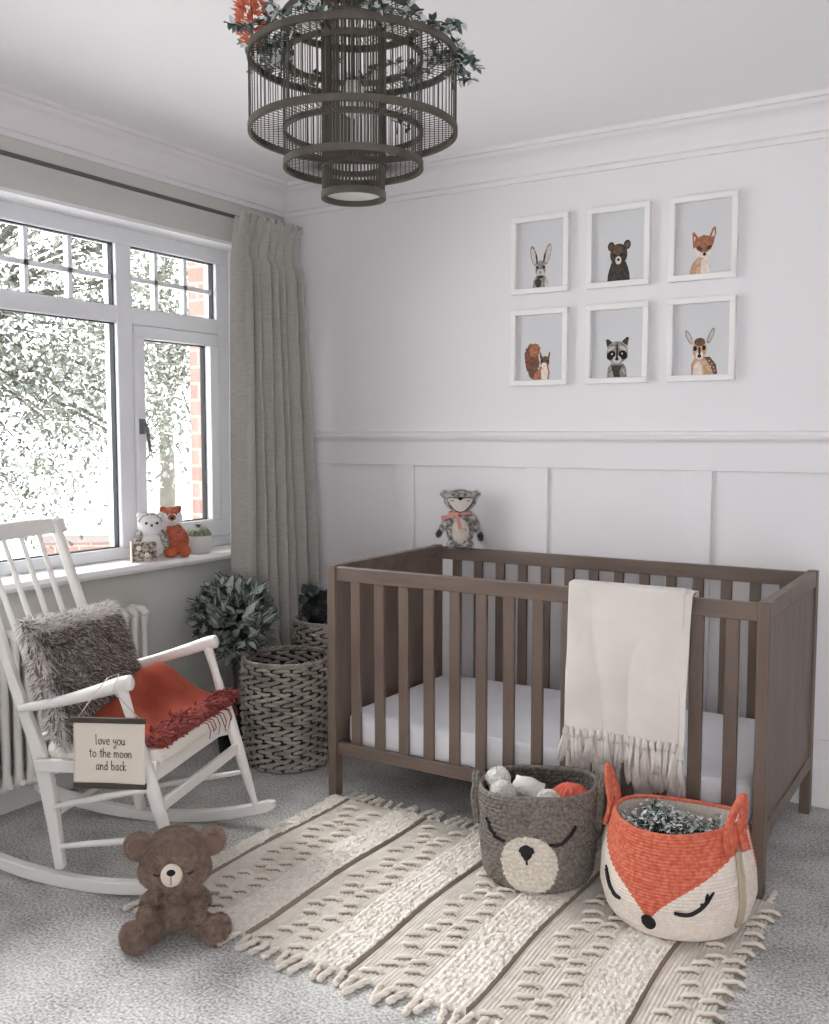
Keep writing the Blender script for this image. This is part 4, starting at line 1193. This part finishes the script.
m.build('folded_wool', M_rust, tw, smooth=180)
m = MB(); rnd = random.Random(77)
for i in range(640):
    v = rnd.random(); u = rnd.uniform(.86, 1.0)
    x, s_, z = thz(u, v); z = SEAT + .012 + rnd.uniform(0, .022); x = .165 + rnd.uniform(0, .062); s_ -= .012
    if rnd.random() < .06: s_ = .235 + rnd.uniform(0, .02)
    pts = [Vector((x, s_, z))]; d_ = Vector((rnd.uniform(-.2, 1), rnd.uniform(-1, 1), rnd.uniform(-.2, .5))).normalized()
    for k in range(6):
        d_ = (d_ + Vector((rnd.uniform(-.5, .6), rnd.uniform(-.6, .6), rnd.uniform(-.55, .3)))).normalized()
        q = pts[-1] + d_ * .0062
        if q.x < .262: q.z = max(q.z, SEAT + .008)
        pts.append(q)
    m.tube(pts, [.0022, .003, .0032, .003, .0028, .0024, .0014], 5)
for i in range(9):
    s_ = .0 + i * .023 + rnd.uniform(-.010, .010); L = rnd.uniform(.02, .05)
    m.tube([(.225, s_, SEAT + .012), (.254, s_ + .006, SEAT + .004), (.262, s_ + .010, SEAT - .02), (.264, s_ + rnd.uniform(-.02, .03), SEAT - L)], [.002, .0018, .0016, .001], 5)
m.build('fringe', M_rustf, tw, smooth=180)

# ------------------------------------------------------------------ fabric sign hung on the near arm
M_canvas = mat('cream_canvas', (224, 214, 200), .9, bump=.2, bscale=300, bdist=.001)
M_slat = mat('dark_wood_slat', (70, 62, 54), .5)
hk = Vector(CW(.118, -.268, .612))
sg = thing('hanging_sign', 'cream fabric sign reading love you to the moon and back on the chair arm', 'sign', (hk.x + .046, hk.y - .068, .520), radians(27))
SW, SH = .194, .176
m = MB(); m.grid(lambda u, v: (-SW / 2 + SW * u + .004 * (.5 - v), -.001 + .003 * sin(u * 4), -SH * v), 20, 16)
o = m.build('canvas', M_canvas, sg, smooth=180); o.modifiers.new('s', 'SOLIDIFY').thickness = .0015
MB().box(-SW / 2 - .004, SW / 2 + .003, -.006, .005, -.006, .008).build('top_slat', M_slat, sg, bevel=.001)
MB().box(-SW / 2 - .002, SW / 2 + .001, -.006, .005, -SH - .006, -SH + .008).build('bottom_slat', M_slat, sg, bevel=.001)
loc_h = Matrix.Rotation(-sg.rotation_euler.z, 3, 'Z') @ (hk + Vector((0, 0, .008)) - Vector(sg.location))
m = MB()
m.tube([(-SW / 2 + .014, 0, .006), (loc_h.x - .018, -.004, loc_h.z - .020), (loc_h.x - .006, loc_h.y * .5, loc_h.z + .004), (loc_h.x + .004, loc_h.y + .01, loc_h.z + .004), (loc_h.x + .024, 0, loc_h.z - .022), (SW / 2 - .012, 0, .006)], .0016, 6)
m.build('hanging_cord', mat('twine', (206, 192, 172), .9), sg, smooth=180)
GL = {  # single-stroke letters: x advance, strokes on a unit where x-height = 1
 'l': (.45, [[(.1, 1.9), (.1, .1), (.22, 0)]]), 'o': (.85, [[(.42, 1), (.12, .75), (.1, .3), (.38, 0), (.66, .25), (.66, .72), (.42, 1)]]),
 'v': (.75, [[(.05, 1), (.32, 0), (.62, 1)]]), 'e': (.78, [[(.1, .5), (.6, .58), (.55, .88), (.34, 1), (.12, .7), (.1, .3), (.34, 0), (.64, .15)]]),
 'y': (.78, [[(.08, 1), (.12, .5), (.34, .38), (.56, .55)], [(.6, 1), (.58, -.2), (.4, -.7), (.12, -.62), (.3, -.2)]]), 'u': (.8, [[(.08, 1), (.1, .25), (.32, 0), (.58, .3), (.6, 1)], [(.6, .4), (.68, 0)]]),
 't': (.62, [[(.28, 1.55), (.28, .15), (.45, 0)], [(.02, 1.05), (.56, 1.1)]]), 'h': (.8, [[(.1, 1.8), (.1, 0)], [(.1, .6), (.35, 1), (.56, .75), (.58, 0)]]),
 'm': (1.15, [[(.08, 1), (.1, 0)], [(.1, .6), (.32, .98), (.46, .7), (.48, 0)], [(.48, .6), (.72, .98), (.88, .7), (.92, 0)]]), 'n': (.8, [[(.08, 1), (.1, 0)], [(.1, .6), (.35, 1), (.55, .75), (.58, 0)]]),
 'a': (.82, [[(.6, .85), (.36, 1), (.1, .6), (.14, .12), (.38, .05), (.6, .5)], [(.6, 1), (.6, .2), (.72, 0)]]), 'd': (.82, [[(.58, .7), (.34, .95), (.1, .5), (.2, .05), (.44, .08), (.6, .45)], [(.6, 1.75), (.6, 0)]]),
 'b': (.82, [[(.1, 1.85), (.1, 0)], [(.1, .7), (.36, .98), (.62, .6), (.5, .08), (.12, .08)]]), 'c': (.66, [[(.56, .85), (.32, 1), (.1, .6), (.14, .15), (.38, 0), (.58, .15)]]),
 'k': (.72, [[(.1, 1.85), (.1, 0)], [(.55, 1), (.12, .5), (.58, 0)]]), ' ': (.55, [])}
m = MB(); XH = .0140
for li, line in enumerate(('love you', 'to the moon', 'and back')):
    wd = sum(GL[c_][0] for c_ in line) * XH; x = -wd / 2 + .004; zb = -.064 - li * .0345
    for c_ in line:
        for st_ in GL[c_][1]:
            P_ = curve_pts([(x + p_[0] * XH, -.0035, zb + p_[1] * XH) for p_ in st_], max(4, 4 * (len(st_) - 1)))
            P_ = [Vector((p_.x, -.0030 + .003 * sin(((p_.x + SW / 2) / SW) * 4) , p_.z)) for p_ in P_]
            m.tube(P_, .00105, 5)
        x += GL[c_][0] * XH
m.build('lettering', M_black, sg, smooth=180)

# ------------------------------------------------------------------ teddy on the floor
M_ted = mat('brown_plush', (136, 113, 101), .95, rgb2=(166, 142, 128), vscale=60, sheen=.2, bump=.9, bscale=150, bdist=.006)
M_ted2 = mat('brown_plush_inner', (116, 93, 82), .95, sheen=.4)
M_snout = mat('cream_plush', (222, 210, 196), .9, bump=.3, bscale=150)
TX, TY = -1.79, 1.735
td = thing('teddy_bear', 'brown plush teddy bear sitting on the carpet at the rug corner', 'teddy bear', (TX, TY, 0), face_cam(TX, TY, -4))
el = [((0, .0, .066), (.046, .042, .062), None, 0), ((0, -.008, .045), (.047, .042, .042), None, 0),
      ((0, -.012, .197), (.084, .070, .070), None, 0), ((-.02, -.022, .172), (.070, .062, .046), None, 0), ((.02, -.022, .172), (.070, .062, .046), None, 0), ((0, -.0, .226), (.064, .054, .044), None, 0),
      ((-.090, .0, .228), (.036, .019, .036), (0, -.5, 0), 0), ((.090, .0, .232), (.036, .019, .036), (0, .5, 0), 0),
      ((-.062, -.022, .095), (.020, .021, .036), (.3, .6, 0), 0), ((-.070, -.062, .072), (.021, .028, .032), (.8, .1, 0), 0),
      ((.062, -.022, .096), (.020, .021, .035), (.3, -.6, 0), 0), ((.058, -.070, .082), (.019, .034, .021), (.35, 0, .2), 0),
      ((-.066, -.055, .031), (.031, .055, .029), (0, 0, -.55), 0), ((-.096, -.102, .040), (.036, .024, .040), (0, 0, -.5), 0),
      ((.070, -.05, .031), (.031, .052, .029), (0, 0, .65), 0), ((.104, -.090, .039), (.037, .024, .038), (0, 0, .6), 0)]
plush('body', el, [M_ted], td, .0034, (.0062, .0022, 2), 4, 1)
for s in (-1, 1):
    m = MB(); m.ell((s * .094, -.016, .230), (.024, .008, .023), 14, 0, (0, s * .5, 0)); m.build('inner_ear', M_ted2, td, smooth=180)
    m = MB(); m.tube([(s * .048, -.080, .187), (s * .040, -.085, .184), (s * .033, -.087, .187)], .0022, 6); m.build('eye', M_black, td, smooth=180)
m = MB(); m.ell((-.004, -.087, .184), (.027, .018, .029), 22); sn = m.build('snout', M_snout, td, smooth=180)
m = MB(); m.ell((-.004, -.104, .198), (.011, .006, .008), 14); m.tube([(-.004, -.107, .192), (-.004, -.1065, .178), (-.004, -.103, .166)], .001, 5); m.build('nose', M_black, sn, smooth=180)

# ------------------------------------------------------------------ plush on the crib rail
M_rg = mat('grey_marl_plush', (120, 116, 112), .95, rgb2=(208, 204, 200), vscale=70, bump=.8, bscale=130, bdist=.006)
M_rc = mat('cream_short_plush', (220, 212, 202), .9, bump=.3, bscale=120)
M_rd = mat('dark_grey_plush', (74, 70, 68), .95)
BXp, BYp = -1.895, 3.418
bg = thing('plush_toy', 'grey marl plush badger with a pink neck ribbon perched on the rear crib rail', 'soft toy', (BXp, BYp, CH - .003), face_cam(BXp, BYp, 0)); bg.scale = (1.04, 1.04, 1.08)
el = [((0, 0, .062), (.052, .042, .058), None, 0), ((0, -.034, .062), (.030, .016, .046), None, 1), ((0, .002, .1), (.038, .032, .04), None, 0),
      ((0, -.004, .176), (.062, .046, .038), None, 0), ((0, -.008, .158), (.04, .038, .034), None, 0), ((-.058, 0, .196), (.020, .012, .014), (0, .3, 0), 0), ((.058, 0, .196), (.020, .012, .014), (0, -.3, 0), 0),
      ((-.056, -.006, .088), (.015, .016, .042), (0, .6, 0), 0), ((.058, -.006, .086), (.015, .016, .045), (0, -.42, 0), 0),
      ((-.081, -.008, .052), (.010, .011, .018), (0, .5, 0), 2), ((.078, -.008, .042), (.010, .011, .020), (0, -.2, 0), 2),
      ((-.03, -.035, .014), (.020, .026, .014), None, 0), ((.03, -.035, .014), (.020, .026, .014), None, 0)]
plush('body', el, [M_rg, M_rc, M_rd], bg, .0038, (.006, .002, 1), 6, 4)
m = MB()
hp = [(-.052, -.034, .182), (-.03, -.046, .187), (0, -.053, .183), (.03, -.046, .187), (.052, -.034, .182), (.04, -.042, .16), (.018, -.046, .138), (0, -.046, .132), (-.018, -.046, .138), (-.04, -.042, .16)]
m.add([(0, -.062, .162)] + hp, [(0, i + 1, (i + 1) % 10 + 1) for i in range(10)]); o = m.build('heart_face', M_rc, bg, smooth=180)
m = MB(); m.tube([Vector(p_) + Vector((0, -.001, 0)) for p_ in hp], .0016, 6, closed=True); m.build('face_edging', M_rd, bg, smooth=180)
MB().ell((.0, -.058, .184), (.008, .005, .007), 12).build('nose', M_black, bg, smooth=180)
for s in (-1, 1):
    m = MB(); m.tube([(s * .038, -.049, .178), (s * .030, -.054, .174), (s * .024, -.055, .177)], .0012, 5); m.build('eye', M_black, bg, smooth=180)
M_pink = mat('dusty_pink_ribbon', (214, 150, 138), .8, bump=.2, bscale=100)
m = MB(); m.tube([(.040 * cos(2 * pi * i / 24), .036 * sin(2 * pi * i / 24) - .004, .128) for i in range(24)], .006, 6, closed=True)
m.grid(lambda u, v: (-.012 - .06 * u, -.050 - .004 * sin(u * 6), .124 - .012 * u + (.010 + .005 * u) * (v - .5)), 8, 3)
m.grid(lambda u, v: (-.012 + .012 * u + (.008 + .008 * u) * (v - .5), -.052 - .003 * sin(u * 6), .126 - .055 * u), 8, 3)
m.ell((-.012, -.05, .125), (.008, .007, .008), 10)
m.build('ribbon', M_pink, bg, smooth=180)

# ------------------------------------------------------------------ things on the window sill
SX = -2.872; SZ = ZS
M_ow = mat('white_owl_plush', (236, 234, 234), .95, bump=.5, bscale=120, bdist=.004)
M_og = mat('speckled_grey_plush', (110, 106, 104), .95, rgb2=(206, 202, 200), vscale=120)
ow = thing('plush_toy', 'small white plush owl with speckled wings behind the brown box on the sill', 'soft toy', (SX - .012, 2.70, SZ), face_cam(SX, 2.70, 0))
plush('body', [((0, 0, .06), (.045, .036, .062), None, 0), ((0, -.002, .138), (.050, .042, .046), None, 0), ((-.04, 0, .172), (.014, .010, .016), None, 0), ((.038, 0, .170), (.014, .010, .016), None, 0),
      ((.046, -.004, .085), (.016, .022, .045), (0, -.35, 0), 1), ((-.046, -.004, .085), (.016, .022, .045), (0, .35, 0), 1)], [M_ow, M_og], ow, .004, (.006, .002, 1), 3, 3)
for s in (-1, 1): MB().ell((s * .020 + .004, -.041, .145), (.0055, .004, .0055), 10).build('eye', M_black, ow, smooth=180)
MB().ell((.004, -.045, .137), (.005, .005, .006), 10).build('beak', mat('grey_beak', (90, 86, 84), .6), ow, smooth=180)
m = MB(); m.tube([(.042 * cos(pi * i / 16), -.03 + .0 * i, .150 + .030 * sin(pi * i / 16)) for i in range(17)], .0035, 6); m.build('brow', M_og, ow, smooth=180)
M_bark2 = mat('speckled_brown', (84, 66, 54), .9, rgb2=(196, 184, 172), vscale=70, bump=.7, bscale=80)
bx = thing('small_box', 'small brown speckled box with pale edges at the left of the sill toys', 'box', (SX + .02, 2.628, SZ), face_cam(SX, 2.62, 8))
MB().box(-.042, .05, -.016, .016, .003, .076).build('box_body', M_bark2, bx, bevel=.003)
MB().box(-.046, -.042, -.018, .018, 0, .08).build('side_panel', mat('pale_wood', (222, 206, 190), .7), bx, bevel=.001)
MB().box(-.046, .052, -.018, .018, 0, .003).build('bottom_panel', MATS['pale_wood'], bx)
for x_, z_ in ((-.018, .055), (.012, .028)):
    m = MB()
    for k in range(6): m.ell((x_ + .006 * cos(k * 1.05), -.018, z_ + .006 * sin(k * 1.05)), (.004, .002, .004), 8)
    m.build('white_blossom', M_ow, bx, smooth=180)
M_fo = mat('orange_plush', (176, 92, 70), .95, rgb2=(200, 118, 94), vscale=60, bump=.5, bscale=120, bdist=.004)
fx = thing('plush_toy', 'orange plush fox sitting on the sill between the white owl and the grey pot', 'soft toy', (SX, 2.815, SZ), face_cam(SX, 2.815, 4))
plush('body', [((0, 0, .062), (.040, .034, .058), None, 0), ((.0, .0, .1), (.032, .028, .035), None, 0), ((-.012, -.004, .158), (.044, .038, .034), None, 1), ((-.012, -.004, .172), (.036, .034, .026), None, 0), ((-.012, -.03, .160), (.018, .018, .014), None, 0),
      ((-.042, 0, .188), (.014, .010, .015), (0, -.4, 0), 0), ((.016, 0, .192), (.014, .010, .015), (0, .4, 0), 0),
      ((.036, -.01, .078), (.016, .018, .036), (0, -.3, 0), 0), ((-.034, -.012, .075), (.015, .018, .034), (0, .3, 0), 0),
      ((-.02, -.034, .022), (.026, .03, .022), (0, 0, -.2), 2), ((.036, -.03, .024), (.022, .026, .024), (0, 0, .5), 2)], [M_fo, M_ow, mat('orange_plush_feet', (202, 112, 76), .95)], fx, .004, (.005, .002, 1), 5, 3)
MB().ell((-.012, -.050, .158), (.0075, .005, .006), 12).build('nose', M_black, fx, smooth=180)
for x_ in (-.028, .006): MB().ell((x_, -.036, .173), (.003, .003, .0035), 10).build('eye', M_black, fx, smooth=180)
pot = thing('potted_cactus', 'low pale grey ribbed pot with a green cactus at the right end of the sill', 'plant', (SX + .005, 2.945, SZ))
MB().lathe([(0, 0), (.044, 0), (.052, .012), (.056, .04), (.056, .07), (.053, .074), (.049, .07), (.049, .06), (0, .06)], 40).build('pot', mat('pale_grey_concrete', (196, 196, 192), .85, bump=.4, bscale=120), pot, smooth=40)
m = MB()
def cac(u, v):
    a = 2 * pi * u; r = .052 * cos(v * 1.45) ** .55 * (1 + .05 * cos(a * 11)); return (r * cos(a), r * sin(a), .066 + .042 * sin(v * 1.45))
m.grid(cac, 132, 14, closed_u=True); m.build('cactus', mat('cactus_green', (92, 100, 80), .8, rgb2=(150, 152, 134), vscale=40), pot, smooth=180)
m = MB()
for k in range(9): m.leaf((.0, .0, .105), (cos(k * .7), sin(k * .7), 1.1), (0, 0, 1), .022, .010)
m.build('offset_shoot', M_b1, pot)
